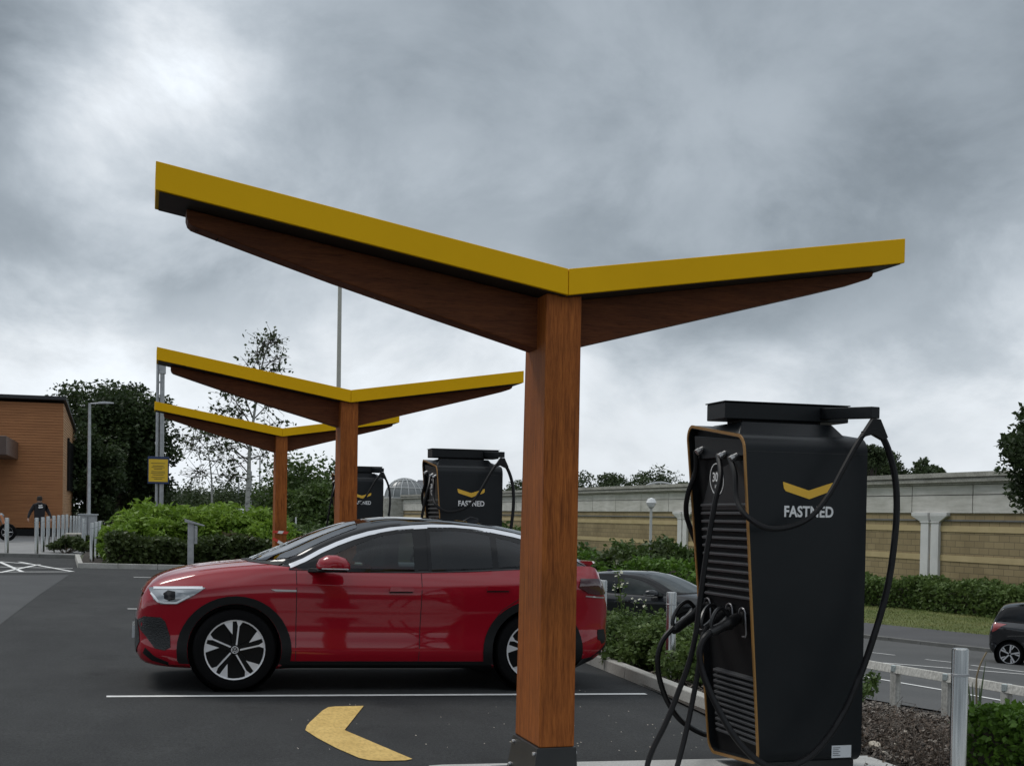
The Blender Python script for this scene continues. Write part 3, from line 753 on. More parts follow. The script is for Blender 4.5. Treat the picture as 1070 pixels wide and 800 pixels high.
    # cable 1: rear inlet, round the back and up to the first holster
    c1 = cable([EP(*E(734.8, 471)[1:], -.01), Y_(727, 492, 8.02), Y_(719, 515, 8.10), Y_(717, 535, 8.20), Y_(722, 553, 8.28), (3.82, 8.33, 1.2), (3.86, 8.36, .7), (3.84, 8.33, .36), Y_(743, 766, 8.24), Y_(716, 756, 8.10), Y_(699, 735, 7.98), Y_(689, 708, 7.92), Y_(687.5, 685, 7.90), Y_(693, 668, 7.90), Y_(704, 655, 7.90)], .0185)
    collar(734.8, 471, c1); plug(h1, Y_(703, 659, 7.90), c1)
    return root
chg0 = make_charger()
chg1 = copy_tree(chg0); chg1.location = Vector(chg0.location)+Vector((.0, 8.633, .095)); chg1['label'] = 'middle distance black rapid charger seen over the red car roof, whole yellow chevron showing'
chg2 = copy_tree(chg0); chg2.location = Vector(chg0.location)+Vector((.0, 17.09, .154)); chg2['label'] = 'farthest black rapid charger, half hidden behind the second timber pillar'
print('canopy charger ok')

# ------------------------------------------------------------------ vehicles
def interp(xs_, ys_, x):
    """monotone cubic"""
    xs_ = np.array(xs_, float); ys_ = np.array(ys_, float); h = np.diff(xs_); d = np.diff(ys_)/h
    m = np.zeros(len(xs_)); m[0] = d[0]; m[-1] = d[-1]
    for i in range(1, len(xs_)-1):
        m[i] = 0 if d[i-1]*d[i] <= 0 else 2*d[i-1]*d[i]/(d[i-1]+d[i])
    x = np.clip(x, xs_[0], xs_[-1]); i = min(len(h)-1, max(0, int(np.searchsorted(xs_, x)-1))); t = (x-xs_[i])/h[i]
    return float((2*t**3-3*t**2+1)*ys_[i]+(t**3-2*t**2+t)*h[i]*m[i]+(-2*t**3+3*t**2)*ys_[i+1]+(t**3-t**2)*h[i]*m[i+1])

SUV = dict(
 s=[-.05, -.035, 0, .05, .15, .3, .5, .8, 1.1, 1.35, 1.8, 2.4, 3.0, 3.5, 3.85, 4.08, 4.19, 4.27, 4.34, 4.41, 4.46],
 zb=[.34, .29, .24, .215, .20, .19, .185, .18, .18, .19, .19, .19, .19, .19, .20, .22, .25, .28, .32, .37, .44],
 ym=[.42, .54, .64, .71, .79, .85, .89, .92, .92, .915, .915, .915, .92, .925, .91, .875, .83, .78, .71, .58, .40],
 zbelt=[.58, .66, .80, .87, .92, .96, 1.01, 1.055, 1.08, 1.085, 1.075, 1.075, 1.10, 1.13, 1.155, 1.165, 1.165, 1.10, .94, .80, .66],
 yb=[.38, .50, .58, .63, .69, .75, .79, .82, .845, .855, .855, .85, .84, .82, .79, .76, .73, .69, .63, .50, .34],
 zc=[.60, .70, .85, .92, .99, 1.045, 1.09, 1.13, 1.155, 1.165, 1.15, 1.15, 1.15, 1.16, 1.175, 1.18, 1.175, 1.11, .96, .82, .68],
 gs=[.93, 1.0, 1.12, 1.27, 1.5, 1.75, 2.0, 2.3, 2.7, 3.1, 3.5, 3.85, 4.08, 4.20],
 gzc=[1.13, 1.16, 1.215, 1.28, 1.385, 1.485, 1.555, 1.59, 1.59, 1.565, 1.51, 1.40, 1.27, 1.19],
 gze=[1.11, 1.12, 1.13, 1.135, 1.25, 1.365, 1.45, 1.505, 1.535, 1.515, 1.45, 1.345, 1.235, 1.17],
 gyb=[.35, .55, .72, .83, .85, .855, .85, .845, .835, .82, .80, .77, .74, .70],
 gye=[.33, .52, .68, .79, .76, .72, .69, .665, .655, .65, .64, .62, .60, .58],
 wb=(.80, 3.566), R=.362, track=.905)
HATCH = dict(
 s=[-.02, .02, .08, .2, .4, .7, 1.0, 1.3, 1.8, 2.3, 2.8, 3.2, 3.45, 3.6, 3.66, 3.70],
 zb=[.38, .3, .26, .23, .2, .19, .19, .19, .19, .19, .19, .2, .24, .3, .36, .42],
 ym=[.45, .58, .66, .74, .79, .82, .825, .825, .825, .825, .83, .82, .79, .74, .70, .6],
 zbelt=[.62, .72, .82, .88, .93, .97, .99, 1.0, 1.0, 1.0, 1.02, 1.05, 1.06, 1.02, .9, .8],
 yb=[.42, .54, .60, .66, .70, .73, .75, .76, .765, .765, .76, .73, .70, .66, .62, .5],
 zc=[.64, .76, .88, .95, 1.0, 1.03, 1.05, 1.06, 1.06, 1.06, 1.07, 1.08, 1.08, 1.04, .92, .82],
 gs=[.75, .85, 1.0, 1.2, 1.5, 1.8, 2.1, 2.5, 2.9, 3.2, 3.4, 3.52, 3.6],
 gzc=[1.04, 1.08, 1.17, 1.29, 1.42, 1.50, 1.52, 1.52, 1.50, 1.47, 1.42, 1.25, 1.08],
 gze=[1.02, 1.03, 1.05, 1.15, 1.33, 1.42, 1.45, 1.45, 1.43, 1.40, 1.34, 1.2, 1.06],
 gyb=[.35, .55, .70, .75, .765, .765, .76, .755, .75, .73, .71, .69, .66],
 gye=[.33, .52, .66, .68, .64, .62, .61, .61, .61, .60, .59, .58, .57],
 wb=(.62, 3.22), R=.305, track=.80)

W1 = [(1.46, 1.095), (1.56, 1.175), (1.70, 1.255), (1.90, 1.345), (2.10, 1.415), (2.28, 1.45), (2.425, 1.462), (2.43, 1.085), (2.0, 1.085)]
W2 = [(2.56, 1.088), (2.555, 1.478), (2.8, 1.485), (3.0, 1.475), (3.175, 1.448), (3.185, 1.115), (2.9, 1.10)]
W3 = [(3.21, 1.117), (3.20, 1.440), (3.36, 1.405), (3.52, 1.36), (3.64, 1.155), (3.4, 1.135)]
WS = [(.985, 0), (.99, .30), (1.04, .50), (1.14, .64), (1.26, .725), (1.45, .695), (1.70, .645), (1.90, .60), (1.93, .3), (1.94, 0), (1.93, -.3), (1.90, -.60), (1.70, -.645), (1.45, -.695), (1.26, -.725), (1.14, -.64), (1.04, -.50), (.99, -.30)]
def make_car(T, name, label, cat, paint, detail=True, zs=1.0, glass=(glass_l, glass_d), shift_gs=0, plate=None):
    root = empty(name, (0, 0, 0), label, cat)
    zsc = lambda z: z*zs
    S = T['s']; n_st = 96
    ss = sorted(set([S[0], S[1], S[2], S[-1], S[-2]]+list(np.linspace(S[0], S[-1], n_st))))
    rings = []
    for s_ in ss:
        g = lambda k: interp(S, T[k], s_)
        zb, ym, zbelt, yb, zc = g('zb'), g('ym'), g('zbelt'), g('yb'), g('zc'); hh = zbelt-zb
        half = [(0, zb), (ym*.6, zb), (ym-.09, zb+.002), (ym-.035, zb+.035*hh/.9), (ym-.004, zb+.13*hh), (ym+.004, zb+.20*hh), (ym-.012, zb+.30*hh), (ym-.018, zb+.42*hh), (ym-.008, zb+.58*hh), (ym+.002, zb+.74*hh), (ym+.003, zb+.84*hh), (ym-.006, zb+.868*hh), (ym-.6*(ym-yb)-.0, zb+.94*hh), (yb, zbelt), (yb-.03, zbelt+.25*(zc-zbelt)), (yb*.75, zbelt+.62*(zc-zbelt)), (yb*.4, zbelt+.93*(zc-zbelt)), (0, zc)]
        full = [(-y, z) for y, z in half]+[(y, z) for y, z in half[1:-1]][::-1]
        rings.append([(s_, y, zsc(z)) for y, z in full])
    mb = MB(); mb.loops(rings, True); body = mb.build('body', paint, root, smooth=True, angle=38, local=True)
    # wheel wells by boolean
    cut = MB()
    for wx in T['wb']:
        for sd_ in (-1, 1):
            cut.lathe([(T['R']+.045, sd_*.60), (T['R']+.045, sd_*1.1)], (wx, 0, T['R']), 'y', 40, cap=True)
    co = cut.build('cut', black_trim)
    bo = body.modifiers.new('w', 'BOOLEAN'); bo.operation = 'DIFFERENCE'; bo.object = co; bo.solver = 'EXACT'
    bpy.context.view_layer.update()
    dg = bpy.context.evaluated_depsgraph_get()
    full_me = body.data.copy()
    nm = bpy.data.meshes.new_from_object(body.evaluated_get(dg)); body.modifiers.clear()
    old = body.data; body.data = nm; nm.materials.clear(); nm.materials.append(paint); nm.materials.append(black_trim); nm.name = 'body'
    for p_ in nm.polygons:
        c_ = p_.center; p_.material_index = 1 if any((c_.x-wx)**2+(c_.z-T['R'])**2 < (T['R']+.047)**2 and abs(c_.y) > .55 for wx in T['wb']) else 0
    bpy.data.objects.remove(co)
    # greenhouse shell
    rings = []; GS = T['gs']
    for s_ in np.linspace(GS[0], GS[-1], 150 if paint is red_paint else 60):
        g = lambda k: interp(GS, T[k], s_)
        zc, ze, yb_, ye = g('gzc'), g('gze'), g('gyb'), g('gye'); zb = interp(S, T['zbelt'], s_)-.03
        half = [(0, zb), (yb_, zb), (yb_+.004, zb+.03), (yb_+(ye-yb_)*.45+.012, zb+.03+(ze-zb-.03)*.5), (ye+.006, ze-.012), (ye-.005, ze+.006), (ye-.05, ze+(zc-ze)*.30), (ye*.7, ze+(zc-ze)*.72), (ye*.35, ze+(zc-ze)*.95), (0, zc)]
        if paint is red_paint:
            h2 = []
            for i_ in range(len(half)-1):
                n_i = 7 if i_ in (2, 3) else 5 if i_ >= 6 else 1
                for j_ in range(n_i): h2.append((half[i_][0]+(half[i_+1][0]-half[i_][0])*j_/n_i, half[i_][1]+(half[i_+1][1]-half[i_][1])*j_/n_i))
            half = h2+[half[-1]]
        full = [(-y, z) for y, z in half]+[(y, z) for y, z in half[1:-1]][::-1]
        rings.append([(s_, y, zsc(z)) for y, z in full])
    gh = MB().loops(rings, True); ghm = (list(gh.v), list(gh.f))
    if paint is red_paint:
        def pin(poly, x, y):
            c = False; j = len(poly)-1
            for i in range(len(poly)):
                xi, yi = poly[i]; xj, yj = poly[j]
                if (yi > y) != (yj > y) and x < (xj-xi)*(y-yi)/(yj-yi)+xi: c = not c
                j = i
            return c
        keep = []
        for f in gh.f:
            if len(f) > 4: keep.append(f); continue
            c = [sum(gh.v[i][k] for i in f)/len(f) for k in range(3)]
            side_ok = abs(c[1]) > .60
            if side_ok and any(pin(W_, c[0], c[2]) for W_ in (W1, W2, W3)): continue
            if c[0] < 1.93 and c[2] > interp(S, T['zbelt'], c[0])+.03 and pin(WS, c[0], c[1]) and c[2] > interp(GS, T['gze'], c[0])-.06: continue
            keep.append(f)
        gh.f = keep; gh.m = [0]*len(keep)
    roof = gh.build('roof', black_gloss if paint is not silver_paint else paint, root, smooth=True, angle=35, local=True)
    def bvh(me):
        return BVHTree.FromPolygons([tuple(v.co) for v in me.vertices], [tuple(p.vertices) for p in me.polygons])
    B1 = bvh(full_me); B2 = BVHTree.FromPolygons(ghm[0], ghm[1])
    both_v = [tuple(v.co) for v in full_me.vertices]; k = len(both_v)
    both = BVHTree.FromPolygons(both_v+list(ghm[0]), [tuple(p.vertices) for p in full_me.polygons]+[tuple(i+k for i in f) for f in ghm[1]])
    bpy.data.meshes.remove(full_me)
    def patch(poly, tree, dirn, off, res, m, nm_, parent, thick=.012, smooth=True, mirror=True):
        """polygon (u,v) laid on the surface; dirn: 'side','top','front','rear'"""
        nb = []; npoly = len(poly)
        for i in range(npoly):
            a, b = Vector(poly[i]), Vector(poly[(i+1) % npoly]); kk = max(1, int((b-a).length/res))
            nb += [a+(b-a)*(t/kk) for t in range(kk)]
        def inside(x, y):
            c = False; j = npoly-1
            for i in range(npoly):
                xi, yi = poly[i]; xj, yj = poly[j]
                if (yi > y) != (yj > y) and x < (xj-xi)*(y-yi)/(yj-yi)+xi: c = not c
                j = i
            return c
        xs_ = [p[0] for p in poly]; ys_ = [p[1] for p in poly]; ip = []
        x = min(xs_)+res*.5
        while x < max(xs_):
            y = min(ys_)+res*.5
            while y < max(ys_):
                if inside(x, y) and all((Vector((x, y))-q_).length > res*.45 for q_ in nb): ip.append(Vector((x, y)))
                y += res
            x += res
        N_ = len(nb); r = delaunay_2d_cdt(nb+ip, [(i, (i+1) % N_) for i in range(N_)], [], 1, 1e-5)
        out = []
        def proj(u, v, sgn):
            if dirn == 'side': o_, d_ = Vector((u, -3*sgn, v*zs)), Vector((0, sgn, 0))
            elif dirn == 'top': o_, d_ = Vector((u, v*sgn, 4)), Vector((0, 0, -1))
            elif dirn == 'front': o_, d_ = Vector((-3, u*sgn, v*zs)), Vector((1, 0, 0))
            else: o_, d_ = Vector((8, u*sgn, v*zs)), Vector((-1, 0, 0))
            loc, nrm, _, _ = tree.ray_cast(o_, d_)
            if loc is None: return None, None
            if nrm.dot(d_) > 0: nrm = -nrm
            return loc, nrm
        res_o = []
        for sgn in ((1, -1) if mirror else (1,)):
            V = []; NN = []; last = None
            for v in r[0]:
                l_, n_ = proj(v.x, v.y, sgn)
                if l_ is None: l_, n_ = last if last else (Vector((v.x, -.9*sgn, v.y*zs)), Vector((0, -sgn, 0)))
                last = (l_, n_); V.append(l_+n_*off); NN.append(n_)
            F = [tuple(f) for f in r[2]]
            mb = MB(); mb.add(V, F)
            # skirt
            ec = {}
            for f in F:
                for a, b in zip(f, f[1:]+f[:1]): ec[tuple(sorted((a, b)))] = ec.get(tuple(sorted((a, b))), 0)+1
            be = [e for e, c in ec.items() if c == 1]; idx = {}
            for e in be:
                for a in e: idx.setdefault(a, len(idx))
            keys = list(idx); V2 = [V[a] for a in keys]+[V[a]-NN[a]*thick for a in keys]; kk = len(keys)
            mb.add(V2, [(idx[a], idx[b], idx[b]+kk, idx[a]+kk) for a, b in be])
            o = mb.build(nm_, m, parent, smooth=smooth, angle=30, local=True); res_o.append(o)
        return res_o
    def line(pts, wd, tree, dirn, off, m, nm_, parent, thick=.006, mirror=True):
        a = [Vector(p) for p in pts]; L_, R_ = [], []
        for i, p in enumerate(a):
            d = (a[min(i+1, len(a)-1)]-a[max(0, i-1)]).normalized(); n_ = Vector((-d.y, d.x))*wd/2
            L_.append(tuple(p+n_)); R_.append(tuple(p-n_))
        return patch(L_+R_[::-1], tree, dirn, off, max(.04, wd), m, nm_, parent, thick, mirror=mirror)
    R = T['R']
    # arch cladding
    if T is SUV:
        for wx in T['wb']:
            a0, a1 = radians(-28), radians(208)
            o_ = [(wx+(R+.135)*cos(a0+(a1-a0)*k/26), R-.01+(R+.125)*sin(a0+(a1-a0)*k/26)) for k in range(27)]
            i_ = [(wx+(R+.047)*cos(a0+(a1-a0)*k/26), R+(R+.047)*sin(a0+(a1-a0)*k/26)) for k in range(27)]
            clampz = lambda p: (p[0], max(p[1], .235))
            patch([clampz(p) for p in o_]+[clampz(p) for p in i_[::-1]], B1, 'side', .010, .05, black_trim, 'wheel_arch_trim', body, .03)
        patch([(1.20, .20), (3.17, .20), (3.17, .262), (1.20, .262)], B1, 'side', .008, .06, black_trim, 'sill_trim', body, .03)
    # wheel wells
    for wx in T['wb']:
        for sd_ in (-1, 1):
            mb = MB(); mb.lathe([(R+.043, sd_*.87), (R+.043, sd_*.58), (.05, sd_*.575)], (wx, 0, R), 'y', 28); mb.build('wheel_housing', black_trim, body, local=True)
    # wheels
    for wx in T['wb']:
        for sd_ in (-1, 1):
            yc = sd_*T['track']; w2 = .225
            tyre = MB().lathe([(R*.70, 0), (R*.86, .012), (R*.965, -.004), (R, -.03), (R, -w2+.03), (R*.96, -w2), (R*.7, -w2)], (0, 0, 0), 'y', 48)
            tyre.v = [(v[0]+wx, yc-sd_*0+(v[1] if sd_ > 0 else -v[1]), v[2]+R) for v in tyre.v]
            to = tyre.build('wheel', tyre_m, root, smooth=True, local=True)
            mb = MB(); fx = lambda x, y, z: (wx+x, yc+(y if sd_ > 0 else -y), R+z)
            Rr = R*.735
            d_ = MB().lathe([(Rr, .004), (Rr*.965, .0), (Rr*.95, -.05), (Rr*.3, -.055), (.0, -.05)], (0, 0, 0), 'y', 40)
            mb.add([fx(*v) for v in d_.v], d_.f, 0)
            r_ = MB().lathe([(Rr*1.005, -.002), (Rr*1.0, .010), (Rr*.955, .009), (Rr*.95, -.02)], (0, 0, 0), 'y', 40)
            mb.add([fx(*v) for v in r_.v], r_.f, 1)
            hb = MB().lathe([(.062, -.05), (.058, -.006), (.035, -.002), (0, -.002)], (0, 0, 0), 'y', 20)
            mb.add([fx(*v) for v in hb.v], hb.f, 0)
            hb = MB().lathe([(.033, -.004), (.033, .003), (.027, .003), (.027, -.002)], (0, 0, 0), 'y', 20)
            mb.add([fx(*v) for v in hb.v], hb.f, 1)
            if T is SUV:
                for P_ in ([(-.012, .022), (-.004, .004), (0, .011), (.004, .004), (.012, .022)], [(-.022, .008), (-.010, -.022), (0, -.003), (.010, -.022), (.022, .008)]):
                    for a, b in zip(P_, P_[1:]):
                        d = Vector((b[0]-a[0], 0, b[1]-a[1])).normalized(); nn_ = Vector((-d.z, 0, d.x))*.002
                        q_ = [Vector((a[0], .0035, a[1]))+nn_, Vector((a[0], .0035, a[1]))-nn_, Vector((b[0], .0035, b[1]))-nn_, Vector((b[0], .0035, b[1]))+nn_]
                        mb.add([fx(*v) for v in q_], [(0, 1, 2, 3)], 1)
            rot0 = radians(83 if sd_ < 0 else 97)+(wx*.7 if T is SUV and wx > 2 else 0)
            for k5 in range(5):
                th = rot0+2*pi*k5/5
                def pol(r, a): return (r*cos(th+a), r*sin(th+a))
                def plate_(poly, y0_, y1_, mi):
                    m2 = MB().prism(poly, 'y', y0_, y1_); mb.add([fx(*v) for v in m2.v], m2.f, mi)
                if T is SUV:
                    # dark broad arm, thin machined spoke, machined triangle
                    plate_([pol(.04, .6), pol(.04, -.3), pol(Rr*.96, -.02), pol(Rr*.96, .34)], -.045, -.008, 0)
                    plate_([pol(.045, -.02), pol(.045, -.34), pol(Rr*.80, -.045), pol(Rr*.965, -.13), pol(Rr*.965, .09), pol(Rr*.80, .02)], -.02, .004, 1)
                    plate_([pol(Rr*.965, .22), pol(Rr*.965, .53), pol(Rr*.52, .30)], -.02, .004, 1)
                else:
                    plate_([pol(.03, .5), pol(.03, -.5), pol(Rr*.96, -.10), pol(Rr*.96, .10)], -.03, .002, 1)
                    plate_([pol(Rr*.5, .30), pol(Rr*.5, .18), pol(Rr*.96, .22), pol(Rr*.96, .42)], -.03, .0, 1)
            mb.build('rim', [rim_dark, rim_silver], to, smooth=True, angle=30, local=True)
    if T is SUV:
        # windows
        w1 = [(1.46, 1.095), (1.56, 1.175), (1.70, 1.255), (1.90, 1.345), (2.10, 1.415), (2.28, 1.45), (2.425, 1.462), (2.43, 1.085), (2.0, 1.085)]
        w2 = [(2.56, 1.088), (2.555, 1.478), (2.8, 1.485), (3.0, 1.475), (3.175, 1.448), (3.185, 1.115), (2.9, 1.10)]
        w3 = [(3.21, 1.117), (3.20, 1.440), (3.36, 1.405), (3.52, 1.36), (3.64, 1.155), (3.4, 1.135)]
        w4 = [(3.68, 1.165), (3.57, 1.345), (3.75, 1.285), (3.95, 1.205)]
        wa = [(1.31, 1.10), (1.435, 1.165), (1.425, 1.10)]
        real = paint is red_paint
        patch(w1, B2, 'side', .004, .08, clear_glass if real else glass[0], 'front_window', root, .0 if real else .006)
        for q_ in (w2, w3): patch(q_, B2, 'side', .004, .08, tint_glass if real else glass[1], 'rear_window', root, .0 if real else .006)
        patch(w4, B2, 'side', .004, .08, glass[1], 'rear_window', root, .006)
        if real:
            for q_ in (w1, w2, w3):
                for a_, b_ in zip(q_, q_[1:]+q_[:1]):
                    line([a_, b_], .034, B2, 'side', .006, black_gloss, 'window_frame', root, .010)
            for sy in (-.37, .37):
                for sx0 in (1.98, 2.92):
                    st_ = MB().loops([[(sx0+.02, sy-.24, 1.02), (sx0+.16, sy-.24, 1.02), (sx0+.16, sy+.24, 1.02), (sx0+.02, sy+.24, 1.02)], [(sx0+.10, sy-.21, 1.20), (sx0+.21, sy-.21, 1.20), (sx0+.21, sy+.21, 1.20), (sx0+.10, sy+.21, 1.20)], [(sx0+.15, sy-.15, 1.25), (sx0+.22, sy-.15, 1.25), (sx0+.22, sy+.15, 1.25), (sx0+.15, sy+.15, 1.25)]]).build('seat', cabin_m, root, local=True, bevel=.02, smooth=False)
                    MB().loops([[(sx0+.15, sy-.11, 1.265), (sx0+.24, sy-.11, 1.265), (sx0+.24, sy+.11, 1.265), (sx0+.15, sy+.11, 1.265)], [(sx0+.18, sy-.12, 1.37), (sx0+.26, sy-.12, 1.37), (sx0+.26, sy+.12, 1.37), (sx0+.18, sy+.12, 1.37)], [(sx0+.20, sy-.09, 1.40), (sx0+.25, sy-.09, 1.40), (sx0+.25, sy+.09, 1.40), (sx0+.20, sy+.09, 1.40)]]).build('headrest', cabin_m, st_, local=True, bevel=.02)
            MB().tube([(1.60+.03*cos(a_)*1.0+.0, .37+.17*sin(a_), 1.10+.12*cos(a_)) for a_ in np.linspace(0, 2*pi, 25)], .014, 6).build('steering_wheel', cabin_m, root, smooth=True, local=True)
            MB().loops([[(1.20, -.68, 1.09), (1.20, .68, 1.09), (1.20, .68, 1.10), (1.20, -.68, 1.10)], [(1.55, -.72, 1.06), (1.55, .72, 1.06), (1.55, .72, 1.145), (1.55, -.72, 1.145)]]).build('dashboard', cabin_m, root, local=True, bevel=.01)
            MB().box(1.62, 1.66, -.12, .12, 1.36, 1.42).build('rear_view_mirror', cabin_m, root, local=True, bevel=.01)
        patch(wa, B2, 'side', .004, .08, glass[1], 'quarter_window', root, .006)
        ze = lambda s_: interp(GS, T['gze'], s_)
        st = [1.27, 1.4, 1.55, 1.7, 1.85, 2.0, 2.2, 2.4, 2.6, 2.8, 3.0, 3.2, 3.4, 3.6, 3.8, 4.0, 4.14]
        line([(s_, ze(s_)-.026) for s_ in st], .036, B2, 'side', .006, chrome if paint is red_paint else black_gloss, 'roof_rail_trim', root, .012)
        ws = [(.985, -.02), (.99, .30), (1.04, .50), (1.14, .655), (1.27, .745), (1.45, .705), (1.70, .66), (1.90, .62), (1.93, .3), (1.94, -.02)]
        ws = [(.985, 0), (.99, .30), (1.04, .50), (1.14, .64), (1.26, .725), (1.45, .695), (1.70, .645), (1.90, .60), (1.93, .3), (1.94, 0), (1.93, -.3), (1.90, -.60), (1.70, -.645), (1.45, -.695), (1.26, -.725), (1.14, -.64), (1.04, -.50), (.99, -.30)]
        patch(ws, B2, 'top', .004, .06, screen_glass if real else glass_l, 'windscreen', root, .0 if real else .006, mirror=False)
        patch([(2.05, 0), (2.05, .52), (3.2, .50), (3.2, -.50), (2.05, -.52)], B2, 'top', .003, .1, glass[1], 'roof_glass', root, .005, mirror=False)
        patch([(3.65, 0), (3.65, .50), (4.08, .50), (4.08, -.50), (3.65, -.50)], B2, 'top', .003, .1, glass_w, 'rear_screen', root, .005, mirror=False)
        # windscreen cowl, black scuttle
        patch([(.90, 0), (.93, .40), (1.03, .62), (1.17, .76), (1.24, .77), (1.12, .66), (1.03, .52), (.98, .30), (.975, 0), (.98, -.30), (1.03, -.52), (1.12, -.66), (1.24, -.77), (1.17, -.76), (1.03, -.62), (.93, -.40)], both, 'top', .004, .06, black_trim, 'scuttle_panel', body, .01, mirror=False)
        # doors: shut lines as thin dark grooves
        gap = mat('shut_line', (.03, .002, .004) if paint is red_paint else (.004, .004, .004), rough=.7)
        line([(1.325, 1.075), (1.33, .75), (1.335, .268)], .007, B1, 'side', .0012, gap, 'door_shut_line', body, .002)
        line([(2.475, 1.07), (2.47, .75), (2.46, .268)], .007, B1, 'side', .0012, gap, 'door_shut_line', body, .002)
        line([(3.58, 1.12), (3.56, 1.0), (3.42, .86), (3.24, .74), (3.14, .60), (3.10, .268)], .007, B1, 'side', .0012, gap, 'door_shut_line', body, .002)
        # black waist trim between door and glass
        line([(1.26, 1.085), (1.6, 1.083), (2.0, 1.079), (2.46, 1.081), (2.9, 1.098), (3.3, 1.122), (3.62, 1.142), (3.95, 1.166)], .016, both, 'side', .003, black_gloss, 'waist_trim', root, .008)
        # handles
        for s0, s1, z_ in ((2.17, 2.385, .918), (3.09, 3.30, .942)):
            patch([(s0, z_-.016), (s1, z_-.012), (s1+.008, z_+.006), (s1-.01, z_+.022), (s0+.01, z_+.018), (s0-.006, z_+.003)], B1, 'side', .022, .05, paint, 'door_handle', body, .026)
            patch([(s0+.0, z_-.032), (s1, z_-.028), (s1, z_-.012), (s0, z_-.016)], B1, 'side', .003, .05, gap, 'handle_recess', body, .004)
        # headlamps
        hl = [(.055, .885), (.10, .79), (.16, .752), (.30, .758), (.40, .815), (.535, .905), (.45, .912), (.25, .905), (.12, .898)]
        patch(hl, B1, 'side', .007, .03, lamp_glass, 'headlight', body, .01)
        line([(.10, .885), (.25, .890), (.42, .898), (.51, .901)], .020, B1, 'side', .012, lamp_white, 'light_guide', body, .008)
        line([(.08, .84), (.14, .775), (.20, .765), (.29, .768), (.40, .83)], .016, B1, 'side', .012, lamp_white, 'light_guide', body, .008)
        patch([(.19, .80), (.23, .785), (.28, .80), (.28, .86), (.22, .87), (.18, .84)], B1, 'side', .010, .03, black_gloss, 'lamp_projector', body, .006)
        # wing badge
        patch([(1.10, .905), (1.14, .888), (1.325, .886), (1.325, .902)], B1, 'side', .006, .05, chrome, 'wing_trim', body, .008)
        # front bumper grille
        gm = mat('grille_mesh', (.010, .011, .012), rough=.45, bump=(60, 1, .01, (1, 1, 1.6)))
        patch([(-.03, .60), (.02, .635), (.16, .635), (.20, .60), (.245, .47), (.25, .375), (.20, .345), (.12, .36), (.05, .45), (-.01, .52)], B1, 'side', .005, .04, gm, 'bumper_grille', body, .01)
        patch([(0, .30), (.5, .30), (.60, .40), (.55, .60), (0, .62), (-.55, .60), (-.60, .40), (-.5, .30)], B1, 'front', .006, .05, gm, 'lower_grille', body, .01, mirror=False)
        patch([(0, .845), (.56, .835), (.56, .80), (0, .805), (-.56, .80), (-.56, .835)], B1, 'front', .004, .05, black_gloss, 'nose_strip', body, .01, mirror=False)
        patch([(.02, .31), (.10, .25), (.24, .215), (.24, .24), (.12, .29), (.04, .36)], B1, 'side', .006, .04, black_trim, 'splitter', body, .01)
        patch([(-.26, .52), (.26, .52), (.26, .41), (-.26, .41)], B1, 'front', .03, .06, silver_paint, 'number_plate', body, .028, mirror=False)
        # tail
        tl = [(4.02, 1.045), (4.22, 1.045), (4.315, 1.03), (4.33, .90), (4.22, .895), (4.10, .915), (4.00, .97)]
        patch(tl, B1, 'side', .014, .03, tail_m, 'tail_light', body, .01)
        patch([(-.68, 1.03), (.68, 1.03), (.68, .90), (-.68, .90)], B1, 'rear', .004, .06, tail_m, 'tail_light_bar', body, .01, mirror=False)
        line([(4.08, .885), (4.2, .875), (4.31, .868)], .012, B1, 'side', .006, chrome, 'tail_light_trim', body, .008)
        patch([(4.24, .56), (4.34, .56), (4.38, .44), (4.30, .42), (4.24, .47)], B1, 'side', .004, .04, black_trim, 'rear_reflector_housing', body, .01)
        patch([(3.98, .20), (4.18, .235), (4.30, .29), (4.38, .38), (4.38, .42), (4.30, .37), (4.18, .30), (3.98, .27)], B1, 'side', .006, .05, black_trim, 'rear_diffuser', body, .02)
        # spoiler lip
        sp = MB(); rr = []
        for y in np.linspace(-.66, .66, 13):
            k = 1-abs(y)/.66; x0 = 4.02; x1 = 4.21+.10*min(1, k*3)
            rr.append([(x0, y, 1.215*zs), (x1, y, 1.215*zs), (x1+.015, y, 1.195*zs), (x1-.03, y, 1.165*zs), (x0, y, 1.15*zs)])
        sp.loops(rr); sp.build('spoiler', paint, body, smooth=True, local=True)
        # mirrors
        for sd_ in (-1, 1):
            prof = [(1.475, .02), (1.50, .07), (1.56, .105), (1.64, .11), (1.72, .085), (1.765, .03), (1.765, -.012), (1.70, -.03), (1.52, -.03), (1.48, -.015)]
            mm = MB(); rr = []
            for yy, f in ((.0, .75), (.03, .95), (.09, 1.0), (.15, .93), (.19, .7), (.205, .4)):
                rr.append([(1.62+(x-1.62)*f+.03*yy/.2, sd_*(.925+yy), (1.115+z*f)*zs) for x, z in prof])
            mm.loops(rr); mo = mm.build('mirror', paint, root, smooth=True, local=True, angle=50)
            mm = MB(); mm.hexa([(1.42, sd_*.86, 1.06*zs), (1.56, sd_*.86, 1.06*zs), (1.58, sd_*.86, 1.10*zs), (1.44, sd_*.86, 1.10*zs), (1.53, sd_*.97, 1.065*zs), (1.64, sd_*.97, 1.065*zs), (1.66, sd_*.97, 1.095*zs), (1.54, sd_*.97, 1.095*zs)])
            mm.build('mirror_stalk', black_trim, mo, local=True, bevel=.006)
            mm = MB(); mm.box(1.52, 1.755, min(sd_*1.09, sd_*1.132), max(sd_*1.09, sd_*1.132), 1.098*zs, 1.108*zs); mm.build('mirror_indicator', chrome, mo, local=True)
            mm = MB(); mm.box(1.49, 1.75, min(sd_*.95, sd_*1.10), max(sd_*.95, sd_*1.10), 1.072*zs, 1.090*zs); mm.build('mirror_base', black_trim, mo, local=True, bevel=.005)
